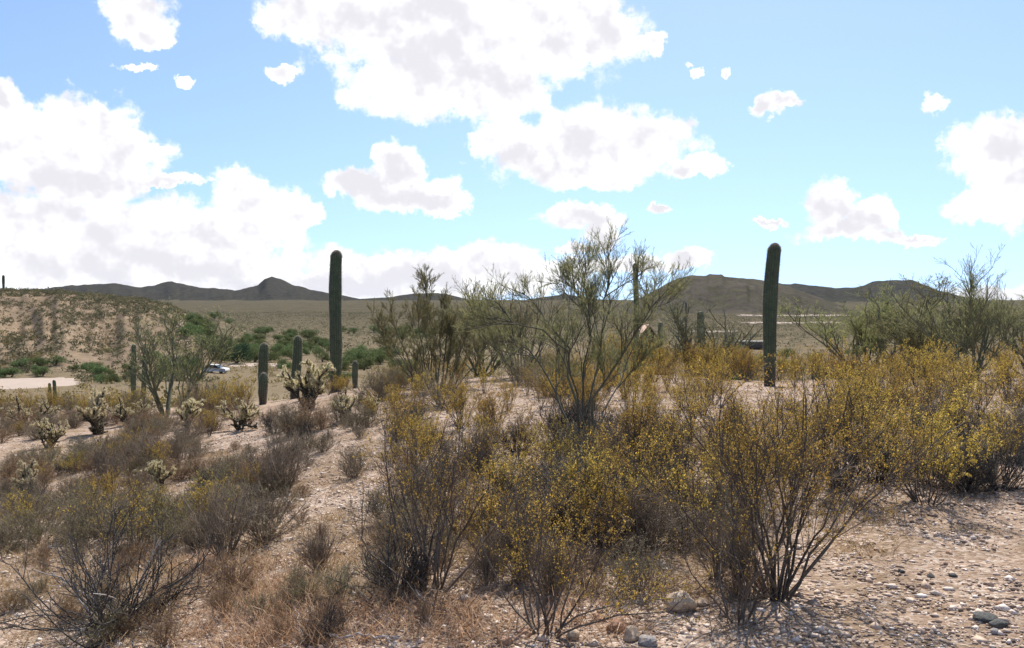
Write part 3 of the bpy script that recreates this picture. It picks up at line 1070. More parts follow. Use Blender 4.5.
# --- palo verdes
def limb_path(b, pts, K=10, jit=.12, seed=0):
    """limb through photo points in the tree's own plane, pushed in depth by real offsets"""
    r_ = np.random.default_rng(seed)
    q = []
    for (px, py, off) in pts:
        dep = b[1] + off
        q.append([(px - CX) / F * dep - b[0], off, EYE - (py - HY) / F * dep - b[2]])
    q = np.array(q)
    s = np.linspace(0, 1, len(q)); t = np.linspace(0, 1, K)
    p = np.stack([np.interp(t, s, q[:, i]) for i in range(3)], 1)
    p[1:-1] += r_.normal(0, .02, (K - 2, 3))
    return p


b = ground_at(587, 457)
limbs = np.stack([
    limb_path(b, [(587, 459, 0), (592, 400, .1), (603, 340, .2), (603, 305, .3), (616, 272, .3)], seed=1),
    limb_path(b, [(589, 459, 0), (598, 395, -.1), (630, 345, -.3), (648, 312, -.5), (672, 285, -.6)], seed=2),
    limb_path(b, [(585, 459, 0), (577, 395, .1), (560, 335, .3), (540, 312, .5), (522, 292, .6)], seed=3),
    limb_path(b, [(584, 459, 0), (575, 385, -.2), (565, 345, -.4), (525, 325, -.5), (490, 315, -.6)], seed=4),
    limb_path(b, [(586, 459, 0), (582, 390, .3), (590, 320, .6), (583, 300, .8), (573, 285, .9)], seed=5),
    limb_path(b, [(590, 459, 0), (605, 410, .4), (625, 370, .9), (640, 330, 1.2), (650, 300, 1.4)], seed=6),
    limb_path(b, [(583, 459, 0), (560, 400, .3), (545, 370, .6), (520, 340, .8), (505, 320, 1.0)], seed=7)])
put('palo_verde_tree', palo_verde(61, 1.9, l1=56, l2=340, l3=2600, nn=44000, needle=(.025, .07), nw=.0032, mat='verde_mid', limbs=limbs, bark='mid_verde', thick=.6), b,
    'sparse palo verde in the middle, bare limbs reaching against the sky', 'tree')
LANDMARKS.append(('the bare-limbed middle palo verde', 587, 457))

b = at_depth(437, 22.5)
rv = np.random.default_rng(91)
limbs = []
for i in range(18):
    u = (i + .5) / 9 - 1 + rv.normal(0, .05)
    e = .55 + .45 * rv.random()
    ty = 398 - (398 - 288 - 42 * u * u) * e
    tx = 437 + u * 66 * e
    off = rv.uniform(-1.5, 1.5) * e
    limbs.append(limb_path(b, [(437 + u * 8, 401, 0), (437 + u * 22, 385, off * .2), (437 + u * 40 * e, 398 - (398 - ty) * .45, off * .5), (437 + u * 56 * e, 398 - (398 - ty) * .75, off * .8), (tx, ty, off)], seed=900 + i))
limbs = np.stack(limbs)
limbs[:, 0, 2] = -.05
put('palo_verde_tree', palo_verde(92, 2.3, l1=90, l2=460, l3=2500, nn=54000, needle=(.05, .11), nw=.0062, mat='verde_mid', limbs=limbs, bark='mid_verde', thick=.8, a1=(10, 32), up=.32, lower=.2), b,
    'bushy vase-shaped palo verde right of the tall left saguaro', 'tree')
LANDMARKS.append(('the bushy palo verde', *to_px(b)))

PV = [  # px, depth, top py, width px, material, needles, label
    (165, 30.0, 308, 92, 'verde_pale', 4200, 'open-limbed palo verde alone on the left slope'),
    (520, 27.0, 282, 105, 'verde_brown', 7000, 'hazy brownish palo verde between the two central palo verdes'),
    (862, 30.0, 292, 120, 'verde_pale', 19000, 'dense pale green palo verde, leftmost of the right-hand trees'),
    (922, 25.0, 279, 125, 'verde_mid', 17000, 'dark-trunked palo verde in the middle of the right-hand trees'),
    (972, 21.0, 256, 120, 'verde_mid', 9000, 'thin palo verde with bare top twigs near the right edge'),
    (1030, 24.0, 290, 120, 'verde_mid', 10000, 'palo verde cut off by the right edge of the picture'),
    (705, 34.0, 296, 110, 'verde_mid', 2600, 'faint twiggy palo verde left of the tall right saguaro'),
    (898, 33.0, 296, 110, 'verde_mid', 13000, 'low pale palo verde behind the dark-trunked one'),
    (480, 34.0, 300, 90, 'verde_twig', 6000, 'small palo verde half hidden behind the bushy one'),
]
for k, (px, dep, yt, wpx, mt, nn, lab) in enumerate(PV):
    b = at_depth(px, dep)
    h = EYE - (yt - HY) / F * dep - b[2]
    wm = wpx / F * dep
    parts = palo_verde(171 + k, 3.0, (3, 36), 13 if k else 4, 60, 260, 1200, int(nn * .85), (.05, .12), .0062, mt, up=.30, lower=.12, wob=.07, a1=(12, 34), thick=.7 if k else 1.0)
    # scale the grown tree to the size seen
    vs = np.concatenate([coords(me)[::5] for nm, me in parts])
    hz = np.percentile(vs[:, 2], 99.3); hw = np.percentile(vs[:, 0], 98) - np.percentile(vs[:, 0], 2)
    put('palo_verde_tree', parts, b, lab, 'tree', s=(wm / hw, wm / hw, h / hz))
    if k in (0, 3):
        x, y = to_px(b)
        LANDMARKS.append((['the left palo verde', 0, 0, 'the dark-trunked palo verde'][k], x, y))

# --- chollas
CH = [(310, 409, 360, 'mix', 'big straw-topped cholla with dark base below the tall left saguaro'),
      (346, 420, 392, 'mix', 'low dark cholla with few pale tips right of the straw-topped one'),
      (98, 434, 388, 'mix', 'wide many-armed cholla with cream tips on the left slope'),
      (32, 428, 400, 'mix', 'small cholla with cream tips near the left edge, the farther one'),
      (48, 448, 418, 'mix', 'grey-tipped spreading cholla near the left edge, the nearer one'),
      (162, 488, 458, 'pale', 'cream-coloured dense cholla clump among yellow-green bushes'),
      (240, 430, 398, 'pale', 'slender pale cholla with few upright arms left of the dark hollow shrub'),
      (186, 428, 397, 'pale', 'thin pale cholla at the foot of the left palo verde'),
      (28, 500, 460, 'mix', 'ragged cholla with dark joints at the left edge'),
      (130, 425, 400, 'mix', 'pale-armed cholla just left of the left palo verde trunk'),
      (371, 414, 396, 'mix', 'dim small cholla at the left foot of the bushy palo verde')]
CHM = {kd: [cholla(130 + q + 7 * j, 1.0, 15 + 3 * q, 175, dark=[.46, .40][j]) for q in range(2)] for j, kd in enumerate(('mix', 'pale'))}
for k, (px, py, yt, kind, lab) in enumerate(CH):
    b = ground_at(px, py)
    h = (py - yt) / F * b[1]
    hp = 1.0
    parts = CHM[kind][k % 2]
    put('cholla_cactus', parts, b, lab, 'cactus', s=(h * .98, h * .98, h * .92), rz=k * 1.1, group='chollas')
    if k in (0, 2, 5):
        LANDMARKS.append((['the straw-topped cholla', 0, 'the wide left-slope cholla', 0, 0, 'the cream cholla clump'][k], px, py))

# --- creosote bushes: the big near ones are their own plants
BIG = [  # px, py base, height px, kwargs, label
    (778, 598, 225, dict(nst=24, nbr=190, ntw=1500, nlf=20000, leaf=.0112, spread=(6, 40), wob=.21, lean=(.12, 0)), 'largest ochre creosote, beside the bare gravel on the right'),
    (738, 622, 160, dict(nst=10, nbr=60, ntw=260, nlf=900, leaf=.0105, wob=.24, spread=(8, 45), sparse=True), 'nearly bare dark-stemmed creosote in front of the largest one'),
    (548, 634, 180, dict(nst=14, nbr=95, ntw=700, nlf=7500, leaf=.0102, wob=.22, spread=(6, 42)), 'nearest creosote at the bottom edge, left of the tan boulder'),
    (432, 592, 185, dict(nst=15, nbr=110, ntw=600, nlf=4200, leaf=.0105, wob=.22, spread=(8, 48), sparse=True), 'tall open creosote with a dark tangled base, left of centre'),
    (497, 560, 95, dict(nst=14, nbr=90, ntw=600, nlf=6000, leaf=.0108), 'rounded creosote close behind the nearest one'),
    (927, 503, 100, dict(nst=20, nbr=150, ntw=900, nlf=12000, leaf=.014, spread=(15, 62)), 'dome-shaped ochre creosote at the far edge of the gravel'),
    (845, 492, 130, dict(nst=20, nbr=150, ntw=900, nlf=12000, leaf=.0135, lean=(.1, 0)), 'leaning creosote right behind the largest one'),
    (690, 545, 90, dict(nst=14, nbr=90, ntw=450, nlf=1800, leaf=.014, sparse=True), 'thin creosote right above the tan boulder'),
    (598, 545, 90, dict(nst=15, nbr=100, ntw=650, nlf=6500, leaf=.0115), 'yellowish creosote between the tan boulder and the middle palo verde'),
    (130, 560, 80, dict(nst=14, nbr=90, ntw=500, nlf=2300, leaf=.0125), 'yellow-green creosote behind the big dead shrub'),
    (650, 505, 75, dict(nst=16, nbr=100, ntw=500, nlf=2300, leaf=.015), 'open creosote right of the dark heap under the palo verde'),
    (755, 500, 95, dict(nst=16, nbr=110, ntw=650, nlf=4000, leaf=.015), 'upright creosote left behind the largest one'),
]
for k, (px, py, hp, kw, lab) in enumerate(BIG):
    b = ground_at(px, py)
    h = hp / F * b[1]
    put('creosote_bush', creosote(260 + k, h=h, **kw), b, lab, 'bush', group='creosote bushes')
LANDMARKS += [('the largest creosote', 778, 598), ('the nearest creosote', 548, 634), ('the dome-shaped creosote', 927, 503), ('the tangled-base creosote', 432, 592)]

CREO = [creosote(300 + k, h=1.2, nst=16 + 2 * (k % 3), nbr=120, ntw=620, nlf=7000 if k % 3 else 4600, leaf=.021, spread=[(8, 48), (12, 58), (6, 40)][k % 3]) for k in range(8)]
SHR = {
    'grey': ('low grey bursage', [low_shrub(400 + k, lmat='grey_leaf') for k in range(4)]),
    'brown': ('dry brown shrub', [low_shrub(410 + k, twig='brown_twig', lmat='brown_leaf', nlf=1700) for k in range(4)]),
    'sage': ('low olive-green shrub', [low_shrub(420 + k, lmat='sage_leaf', nlf=2300) for k in range(3)]),
    'bare': ('leafless twiggy shrub', [low_shrub(430 + k, h=.6, w=.8, twig='grey_twig', nlf=0, ntw=620, tilt=(5, 60)) for k in range(3)]),
    'dark': ('dark tangled shrub', [low_shrub(440 + k, h=.5, w=.8, twig='dead_bark', lmat='cholla_dark_spine', nlf=900, ntw=700) for k in range(3)]),
}


SHN = {'grey': 'bursage_shrub', 'brown': 'dry_shrub', 'sage': 'olive_shrub', 'bare': 'leafless_shrub', 'dark': 'dark_shrub'}


def inpoly(x, y, poly):
    c = False
    for (x1, y1), (x2, y2) in zip(poly, poly[1:] + poly[:1]):
        if (y1 > y) != (y2 > y) and x < (x2 - x1) * (y - y1) / (y2 - y1) + x1:
            c = not c
    return c


BARE = [[(870, 520), (905, 508), (960, 498), (1100, 488), (1100, 700), (640, 700), (700, 650), (800, 612), (850, 560)],
        [(300, 432), (380, 428), (395, 458), (345, 480), (370, 520), (400, 560), (372, 610), (280, 612), (225, 600), (300, 540), (232, 545), (262, 500), (330, 470)],
        [(215, 432), (255, 425), (300, 440), (285, 470), (215, 480), (190, 470)],
        [(640, 648), (560, 648), (600, 600), (690, 590)],
        [(0, 560), (60, 548), (90, 580), (40, 640), (0, 640)],
        [(735, 400), (770, 392), (775, 405), (735, 412)],
        [(505, 425), (545, 418), (560, 440), (510, 450)]]
BARE += [[(x - w_, y - 1), (x + w_, y - 1), (x + w_, y + h_), (x - w_, y + h_)] for x, y, w_, h_ in
         ((306, 405, 26, 22), (262, 398, 17, 26), (98, 430, 32, 16), (162, 484, 24, 22), (240, 427, 16, 12), (346, 416, 20, 12), (186, 424, 12, 12), (38, 440, 34, 22), (165, 406, 22, 12), (772, 388, 40, 26), (684, 600, 40, 30))]


def depth_scatter(x0, x1, d0, d1, n, hm):
    for _ in range(n):
        px, dep = rng.uniform(x0, x1), rng.uniform(d0, d1)
        b = at_depth(px, dep)
        s = rng.uniform(*hm) / 1.2
        o = put('creosote_bush', CREO[rng.integers(len(CREO))], b, '', 'bush', s=(s * 1.1, s * 1.1, s), rz=rng.uniform(0, 6.28), group='creosote bushes')
        PLACED.append((o, 'ochre creosote bush', *to_px(b)))




def scatter(kind, rect, n, hm, mind=9, sq=(.85, 1.25), avoid=True):
    x0, x1, y0, y1 = rect
    done = []
    tries = 0
    while len(done) < n and tries < n * 40:
        tries += 1
        px, py = rng.uniform(x0, x1), rng.uniform(y0, y1)
        if avoid and any(inpoly(px, py, p) for p in BARE): continue
        if any(abs(px - a) < mind and abs(py - c_) < mind * .45 for a, c_ in done): continue
        done.append((px, py))
        b = ground_at(px, py, 400)
        if kind == 'creo':
            parts = CREO[rng.integers(len(CREO))]; base_h = 1.2; phrase = 'ochre creosote bush'; nm = 'creosote_bush'; gp = 'creosote bushes'
        else:
            phrase, var = SHR[kind]; parts = var[rng.integers(len(var))]; base_h = .5; nm = SHN[kind]; gp = phrase + 's'
        s = rng.uniform(*hm) / base_h
        o = put(nm, parts, b, '', 'bush' if kind == 'creo' else 'shrub', s=(s * rng.uniform(*sq), s * rng.uniform(*sq), s), rz=rng.uniform(0, 6.28), group=gp)
        PLACED.append((o, phrase, px, py))


# ochre creosote belt
scatter('creo', (370, 560, 398, 425), 12, (.45, .70), 16)
scatter('creo', (365, 570, 425, 500), 9, (.5, .75), 30)
scatter('creo', (560, 735, 394, 425), 13, (.55, .80), 17)
scatter('creo', (610, 750, 425, 520), 8, (.5, .75), 30)
scatter('creo', (790, 1024, 392, 420), 12, (.65, .95), 15)
scatter('creo', (800, 1060, 420, 485), 9, (.6, .9), 26)
scatter('creo', (365, 620, 386, 398), 10, (.4, .65), 14)
scatter('creo', (600, 740, 381, 392), 12, (.55, .9), 13)
scatter('creo', (788, 1060, 380, 392), 11, (.6, 1.0), 13)
scatter('creo', (480, 620, 500, 560), 3, (.45, .6), 30)
# behind the brow of the hill
depth_scatter(600, 765, 27, 40, 22, (.95, 1.35))
depth_scatter(780, 1060, 27, 40, 14, (.8, 1.15))
depth_scatter(360, 600, 27, 40, 16, (.6, .9))
depth_scatter(715, 765, 27, 34, 6, (1.0, 1.25))
depth_scatter(322, 352, 26.5, 29, 4, (.45, .65))
# left slope
scatter('creo', (-20, 335, 405, 420), 24, (.6, 1.1), 12)
scatter('creo', (0, 260, 420, 540), 16, (.35, .6), 22)
scatter('sage', (-20, 330, 404, 418), 18, (.6, 1.0), 10)
scatter('brown', (0, 330, 412, 435), 30, (.35, .6), 12)
scatter('grey', (0, 300, 425, 470), 24, (.32, .55), 14)
scatter('brown', (0, 300, 430, 500), 34, (.25, .42), 16)
scatter('sage', (0, 260, 430, 560), 28, (.25, .45), 20)
scatter('grey', (0, 330, 470, 560), 15, (.2, .38), 20)
scatter('bare', (0, 330, 420, 560), 10, (.3, .5), 20)
scatter('dark', (0, 420, 420, 500), 9, (.25, .42), 24)
scatter('brown', (60, 330, 560, 650), 9, (.12, .24), 24)
scatter('brown', (0, 420, 440, 640), 55, (.08, .19), 14, avoid=False)
scatter('sage', (0, 420, 440, 620), 26, (.10, .22), 16, avoid=False)
scatter('sage', (0, 330, 425, 560), 14, (.15, .3), 18)
scatter('grey', (225, 430, 408, 475), 16, (.14, .28), 18, avoid=False)
scatter('sage', (320, 440, 400, 440), 8, (.2, .35), 18, avoid=False)
# under and between the creosotes
scatter('brown', (420, 760, 440, 620), 26, (.08, .18), 16)
scatter('grey', (330, 760, 420, 560), 32, (.22, .42), 18)
scatter('dark', (420, 760, 415, 540), 18, (.2, .42), 20)
scatter('brown', (360, 760, 430, 600), 20, (.16, .34), 18)
scatter('bare', (380, 760, 430, 600), 12, (.25, .45), 20)
scatter('grey', (780, 1040, 400, 490), 18, (.25, .5), 16)
scatter('dark', (780, 1040, 395, 485), 10, (.25, .5), 20)
scatter('sage', (340, 620, 384, 410), 10, (.5, .9), 14)

# shrubs that stand out one by one
ONE = [('dark', 572, 448, .62, 'dark dense heap of dead twigs at the foot of the middle palo verde'),
       ('dark', 594, 440, .45, 'dark dead clump against the right side of the middle palo verde trunk'),
       ('dark', 274, 434, .42, 'black hollow-looking shrub in front of the stubby saguaro pair'),
       ('grey', 265, 540, .42, 'grey dome shrub with yellow-green side on the gravel slope'),
       ('bare', 285, 492, .50, 'leafless grey shrub with upright stems on the left gravel slope'),
       ('bare', 318, 570, .26, 'small dry upright shrub standing alone on the central gravel'),
       ('grey', 640, 590, .28, 'grey twiggy shrub just left behind the tan boulder'),
       ('dark', 400, 590, .36, 'dark brush clump left under the tangled-base creosote'),
       ('dark', 1000, 490, .42, 'dark grey shrub at the right edge beside the gravel'),
       ('dark', 965, 492, .36, 'dark low brush right of the dome-shaped creosote'),
       ('sage', 40, 545, .28, 'green low shrub at the left edge above pale gravel'),
       ('dark', 30, 505, .36, 'long dark shrub at the left edge of the slope'),
       ('sage', 110, 640, .20, 'grey-green sprig at the foot of the big dead shrub'),
       ('dark', 325, 640, .18, 'flattened dark brush on the bottom edge under a fallen stick'),
       ('sage', 355, 430, .36, 'grey-green rounded shrub right above the central gravel')]
for k, (kd, px, py, h, lab) in enumerate(ONE):
    b = ground_at(px, py)
    var = SHR[kd][1]
    s = h / .5
    put(SHN[kd], var[k % len(var)], b, lab, 'shrub', s=(s * 1.1, s * 1.1, s), rz=k * .9, group=SHR[kd][0] + 's')

# big dead shrub, bottom left
b = ground_at(112, 628)
r_ = np.random.default_rng(77)
S = fan(r_, 70, (.35, .85), (15, 80), .14, .22, 8, .03)
Bq = grow(r_, S, 220, (.3, 1), (.14, .36), (18, 50), .12, .16, 6)
Tq = grow(r_, Bq, 900, (.2, 1), (.06, .16), (20, 55), .1, .18, 4)
for Q in (Bq, Tq): Q[:, :, 2] = np.maximum(Q[:, :, 2], .01)
g = Geo(); tubes(g, S, taper(70, 8, .0058, .0026), 5); tubes(g, Bq, taper(220, 6, .0030, .0014), 4); tubes(g, Tq, taper(900, 4, .0016, .0009), 3)
st = g.mesh('dead_stem', M['dead_bark'])
S2 = fan(r_, 4, (.55, .8), (5, 40), .08, .2, 8, .03); B2 = grow(r_, S2, 9, (.4, 1), (.1, .25), (20, 60), .1, .2, 5)
g = Geo(); tubes(g, S2, taper(4, 8, .006, .003), 5); tubes(g, B2, taper(9, 5, .003, .0015), 4)
st2 = g.mesh('bleached_stem', M['pale_wood'])
g = Geo()
pos, tan, _ = along(r_, Tq, 3600, (.1, 1))
sz = r_.uniform(.5, 1.3, 3600) * .013
diamonds(g, pos, norm(tan + r_.normal(0, .6, tan.shape)), sz, sz * .5, r_)
fo = g.mesh('dead_shrub_leaf', M['grey_leaf'])
put('dead_shrub', [('stem', st), ('bleached_stem', st2), ('foliage', fo)], b, 'big sprawling half-dead shrub with black and bleached stems, bottom left', 'shrub')
LANDMARKS.append(('the big dead shrub', 112, 628))

# fallen sticks
STK = [([(372, 608), (350, 590), (330, 603), (300, 600), (285, 612)], .011, 'dead_bark', 'dark crooked fallen branch left of the tangled-base creosote'),
       ([(290, 590), (296, 612), (303, 640)], .006, 'pale_wood', 'thin bleached stick lying at the bottom left of the fallen branch'),
       ([(330, 642), (360, 640), (395, 644)], .008, 'pale_wood', 'pale stick lying along the bottom edge below the fallen branch'),
       ([(393, 585), (420, 600), (440, 612)], .007, 'pale_wood', 'bleached stick at the left foot of the tangled-base creosote'),
       ([(600, 545), (640, 560), (672, 575)], .007, 'pale_wood', 'long pale stick leaning through brush above the tan boulder'),
       ([(205, 585), (235, 570), (262, 552)], .008, 'dead_bark', 'dark stick lying across the slope right of the big dead shrub')]
for k, (pts, r0, mt, lab) in enumerate(STK):
    Q = np.array([ground_at(*p) for p in pts]); o0 = Q[0].copy()
    Q[:, 2] += r0 * 1.2 + np.abs(np.sin(np.arange(len(Q)) * 1.7 + k)) * .03
    Q = Q - o0
    s = np.linspace(0, 1, len(Q)); t = np.linspace(0, 1, 12)
    P1 = np.stack([np.interp(t, s, Q[:, i]) for i in range(3)], 1)[None]
    r2 = np.random.default_rng(500 + k)
    P1[0, 1:-1] += r2.normal(0, .008, (10, 3))
    g = Geo(); tubes(g, P1, taper(1, 12, r0, r0 * .4), 6, True)
    T1 = grow(r2, P1, 7, (.2, 1), (.08, .22), (25, 60), .15, .2, 5)
    tubes(g, T1, taper(7, 5, r0 * .45, r0 * .2), 4)
    single('fallen_branch', g.mesh('fallen_branch', M[mt]), lab, 'branch', tuple(o0), group='fallen sticks')

# --- rocks
ROCKS = [(684, 613, 33, .66, 'tan_rock', 'round tan boulder on the gravel left of the bare creosote'),
         (703, 606, 14, .6, 'tan_rock', 'small tan stone touching the right side of the boulder'),
         (988, 622, 24, .35, 'dark_rock', 'flat dark grey stone on the gravel near the right edge'),
         (1002, 628, 20, .35, 'dark_rock', 'second dark grey slab lapping the flat stone'),
         (573, 640, 16, .7, 'tan_rock', 'squat tan stone at the bottom edge right of the nearest creosote'),
         (618, 632, 22, .6, 'orange_rock', 'orange-tan angular stone at the bottom edge below the boulder'),
         (632, 641, 24, .6, 'tan_rock', 'broad tan stone at the bottom edge, middle of the row'),
         (650, 646, 22, .45, 'grey_rock', 'pale grey stone cut by the bottom edge'),
         (526, 637, 11, .8, 'orange_rock', 'small rusty orange stone left of the nearest creosote foot'),
         (600, 622, 14, .55, 'orange_rock', 'small orange stone above the row on the bottom edge'),
         (640, 618, 15, .5, 'tan_rock', 'low tan stone between the boulder and the bottom row'),
         (950, 555, 8, .6, 'orange_rock', 'fist-sized reddish stone in the middle of the right gravel'),
         (902, 573, 8, .5, 'dark_rock', 'small dark stone on the gravel right of the largest creosote'),
         (932, 578, 8, .5, 'dark_rock', 'small dark flake left of two others on the right gravel'),
         (955, 577, 9, .4, 'dark_rock', 'flat brown flake below the reddish stone'),
         (1000, 606, 9, .5, 'orange_rock', 'little orange stone just above the flat dark stone'),
         (996, 634, 11, .5, 'grey_rock', 'whitish stone just below the flat dark stone'),
         (722, 407, 6, .7, 'grey_rock', 'bright white stone left of the tall right saguaro foot'),
         (465, 603, 12, .7, 'grey_rock', 'grey stone in the shade right of the tangled-base creosote'),
         (205, 500, 14, .5, 'orange_rock', 'pinkish stone on the left slope below the cream cholla'),
         (505, 645, 16, .6, 'orange_rock', 'dark red stone at the bottom edge left of the nearest creosote')]
for k, (px, py, wpx, asp, mt, lab) in enumerate(ROCKS):
    b = ground_at(px, py)
    wd = wpx / F * b[1] * 1.08
    me = rock_mesh(600 + k, M[mt], 1, .85, asp * 1.1)
    single('rock', me, lab, 'rock', (b[0], b[1] + wd * .3, b[2] + wd * asp * .24), (0, 0, k * 1.3 if k else .4), wd, 'stones')
LANDMARKS.append(('the tan boulder', 684, 612))

# loose gravel: tens of thousands of chips, far too many to count
def gravel():
    r_ = np.random.default_rng(5)
    n = 104000
    u = r_.uniform(-.66, .66, n); dep = 3.6 * np.exp(r_.uniform(0, 1, n) ** .9 * math.log(22 / 3.6))
    x = u * dep; y = dep
    x = x + r_.normal(0, .03, n)
    keep = fbm(x, y, 1.1, 3) + r_.uniform(-.4, .4, n) > -.25
    x, y, dep = x[keep], y[keep], dep[keep]
    n = len(x)
    z = terrain(x, y)
    sz = np.exp(r_.normal(math.log(.0063), .55, n)) * (1 + dep * .035)
    sz = np.minimum(sz, .034)
    o = np.array([[1, 0, 0], [0, 1, 0], [-1, 0, 0], [0, -1, 0], [0, 0, 1], [0, 0, -1]], float)
    V = o[None] * r_.uniform(.6, 1.3, (n, 6, 1)) + r_.normal(0, .22, (n, 6, 3))
    V = V * sz[:, None, None] * np.stack([r_.uniform(.8, 1.6, n), r_.uniform(.7, 1.2, n), r_.uniform(.35, .8, n)], 1)[:, None]
    a = r_.uniform(0, 6.28, n); ca, sa = np.cos(a)[:, None], np.sin(a)[:, None]
    V = np.stack([V[..., 0] * ca - V[..., 1] * sa, V[..., 0] * sa + V[..., 1] * ca, V[..., 2]], -1)
    V += np.stack([x, y, z + sz * .15], 1)[:, None]
    f = np.array([[0, 1, 4], [1, 2, 4], [2, 3, 4], [3, 0, 4], [1, 0, 5], [2, 1, 5], [3, 2, 5], [0, 3, 5]])
    F_ = (f[None] + (np.arange(n) * 6)[:, None, None]).reshape(-1, 3)
    me = mesh_np('gravel', V.reshape(-1, 3), [F_])
    me.materials.append(M['pebble'])
    stuff('gravel', me, 'pinkish tan gravel and stone chips covering the desert ground', 'gravel')


gravel()


# dry grass and litter
def grass(name, mat, lab, spots, seed, hgt):
    r_ = np.random.default_rng(seed)
    g = Geo()
    for (px0, px1, py0, py1, ncl, nb) in spots:
        px = r_.uniform(px0, px1, ncl); py = r_.uniform(py0, py1, ncl)
        for a_, b_ in zip(px, py):
            c0 = ground_at(a_, b_, 200)
            m_ = nb
            p = np.stack([c0[0] + r_.normal(0, .09, m_), c0[1] + r_.normal(0, .09, m_), np.zeros(m_)], 1)
            p[:, 2] = terrain(p[:, 0], p[:, 1]) - .004
            d = norm(np.stack([r_.normal(0, .75, m_), r_.normal(0, .75, m_), r_.uniform(.15, 1, m_)], 1))
            L = r_.uniform(.4, 1.3, m_) * hgt
            p2 = p + d * L[:, None] * .5
            d2 = norm(d + r_.normal(0, .4, (m_, 3)))
            P = np.stack([p, p2, p2 + d2 * L[:, None] * .5], 1)
            P[:, 1:, 2] = np.maximum(P[:, 1:, 2], p[:, None, 2] + .004)
            sd_ = norm(np.cross(d, r_.normal(size=d.shape)))[:, None] * (taper(m_, 3, .0024, .0006) * r_.uniform(.7, 1.5, (m_, 1)))[..., None]
            Q_ = np.stack([P - sd_, P + sd_], 2).reshape(m_, 6, 3)
            g.add(Q_, (np.array([[0, 1, 3, 2], [2, 3, 5, 4]])[None] + (np.arange(m_) * 6)[:, None, None]).reshape(-1, 4))
    stuff(name, g.mesh(name, M[mat]), lab, 'grass')


grass('dry_grass', 'rust_straw', 'rusty dry grass and twig litter along the bottom left', [(170, 330, 560, 646, 95, 42), (330, 480, 600, 648, 40, 38), (150, 230, 500, 560, 18, 34), (480, 640, 600, 648, 22, 26)], 31, .13)
grass('twig_litter', 'grey_twig', 'grey dead twigs lying about under the bushes', [(0, 340, 440, 648, 80, 16), (340, 760, 420, 640, 130, 16), (760, 1000, 410, 510, 50, 14)], 33, .17)
grass('straw_litter', 'straw', 'short tan dead grass scattered over the slope', [(0, 340, 425, 600, 380, 34), (340, 760, 420, 600, 240, 34), (760, 1000, 400, 500, 110, 34), (0, 170, 560, 648, 60, 30), (820, 900, 495, 560, 26, 26)], 32, .12)


# far scrub masses
def scrub(name, lab, region, n, quadsn, size, hgt, seed, mat='scrub_leaf', lf=(.35, .8)):
    r_ = np.random.default_rng(seed)
    px0, px1, d0, d1 = region
    dep = np.sqrt(r_.uniform(d0 ** 2, d1 ** 2, n)); px = r_.uniform(px0, px1, n)
    x = (px - CX) / F * dep; y = dep
    keep = fbm(x, y, .03, 3) * .8 + fbm(x, y, .10, 2) * .6 + r_.uniform(-.45, .45, n) > -.12
    keep &= ~((px < 76) & (dep > 108) & (dep < 142)) & ~((px > 202) & (px < 230) & (dep > 135) & (dep < 175))
    x, y = x[keep], y[keep]; n = len(x)
    z = terrain(x, y)
    s = np.minimum(np.exp(r_.normal(-.12, .55, n)), 2.2) * size
    off = norm(r_.normal(size=(n, quadsn, 3))) * (r_.uniform(.2, 1, (n, quadsn, 1)) ** .5)
    off[..., 2] = np.abs(off[..., 2]) * hgt
    pos = np.stack([x, y, z], 1)[:, None] + off * s[:, None, None]
    g = Geo()
    L = np.minimum((s[:, None] * r_.uniform(lf[0], lf[1], (n, quadsn))).ravel(), .62 * size)
    diamonds(g, pos.reshape(-1, 3), r_.normal(size=(n * quadsn, 3)), L, L * .7, r_)
    stuff(name, g.mesh(name, M[mat]), lab, 'scrub')


scrub('hillside_scrub', 'olive scrub dotted over the left hill', (-80, 215, 128, 300), 10500, 20, .64, .85, 41)
scrub('valley_scrub', 'distant grey-green scrub covering the flats below the mountains', (-40, 1080, 215, 1000), 30000, 6, 1.15, .8, 42)
scrub('slope_scrub', 'scrub on the slope falling away behind the nearer bushes', (-40, 860, 48, 200), 2600, 46, .55, 1.0, 43, 'slope_leaf', (.14, .34))

# --- trees of the wash
MES = [leafy_tree(700 + k, 3.4, 4.6, 2400, .20) for k in range(5)]
DRK = [leafy_tree(720, 4.2, 6.0, 3800, .2, 'dark_tree_leaf')]
b = at_depth(236, 185)
put('dark_tree', DRK[0], b, 'dark round tree in the wash beside the white car', 'tree', s=(1.35, 1.2, 1.25))
LANDMARKS.append(('the dark wash tree', 236, 374))
wash = []
for (x0, x1, d0, d1, n_, s0, s1) in ((185, 335, 190, 330, 80, .7, 1.25), (200, 440, 320, 470, 34, .8, 1.5), (340, 420, 150, 250, 12, .8, 1.3), (150, 198, 130, 165, 7, .5, .8), (-20, 110, 136, 150, 12, .45, .7), (90, 200, 120, 170, 10, .4, .7), (280, 420, 120, 190, 10, .5, .8), (640, 860, 120, 230, 16, .7, 1.2), (480, 640, 110, 200, 12, .7, 1.1)):
    for _ in range(n_):
        px, dep = rng.uniform(x0, x1), rng.uniform(d0, d1)
        b = at_depth(px, dep)
        s = rng.uniform(s0, s1)
        o = put('wash_tree', MES[rng.integers(5)], b, '', 'tree', s=(s * rng.uniform(.9, 1.3), s, s * rng.uniform(.75, 1.1)), rz=rng.uniform(0, 6.28), group='green trees along the wash')
        PLACED.append((o, 'round green tree in the wash', *to_px(b)))


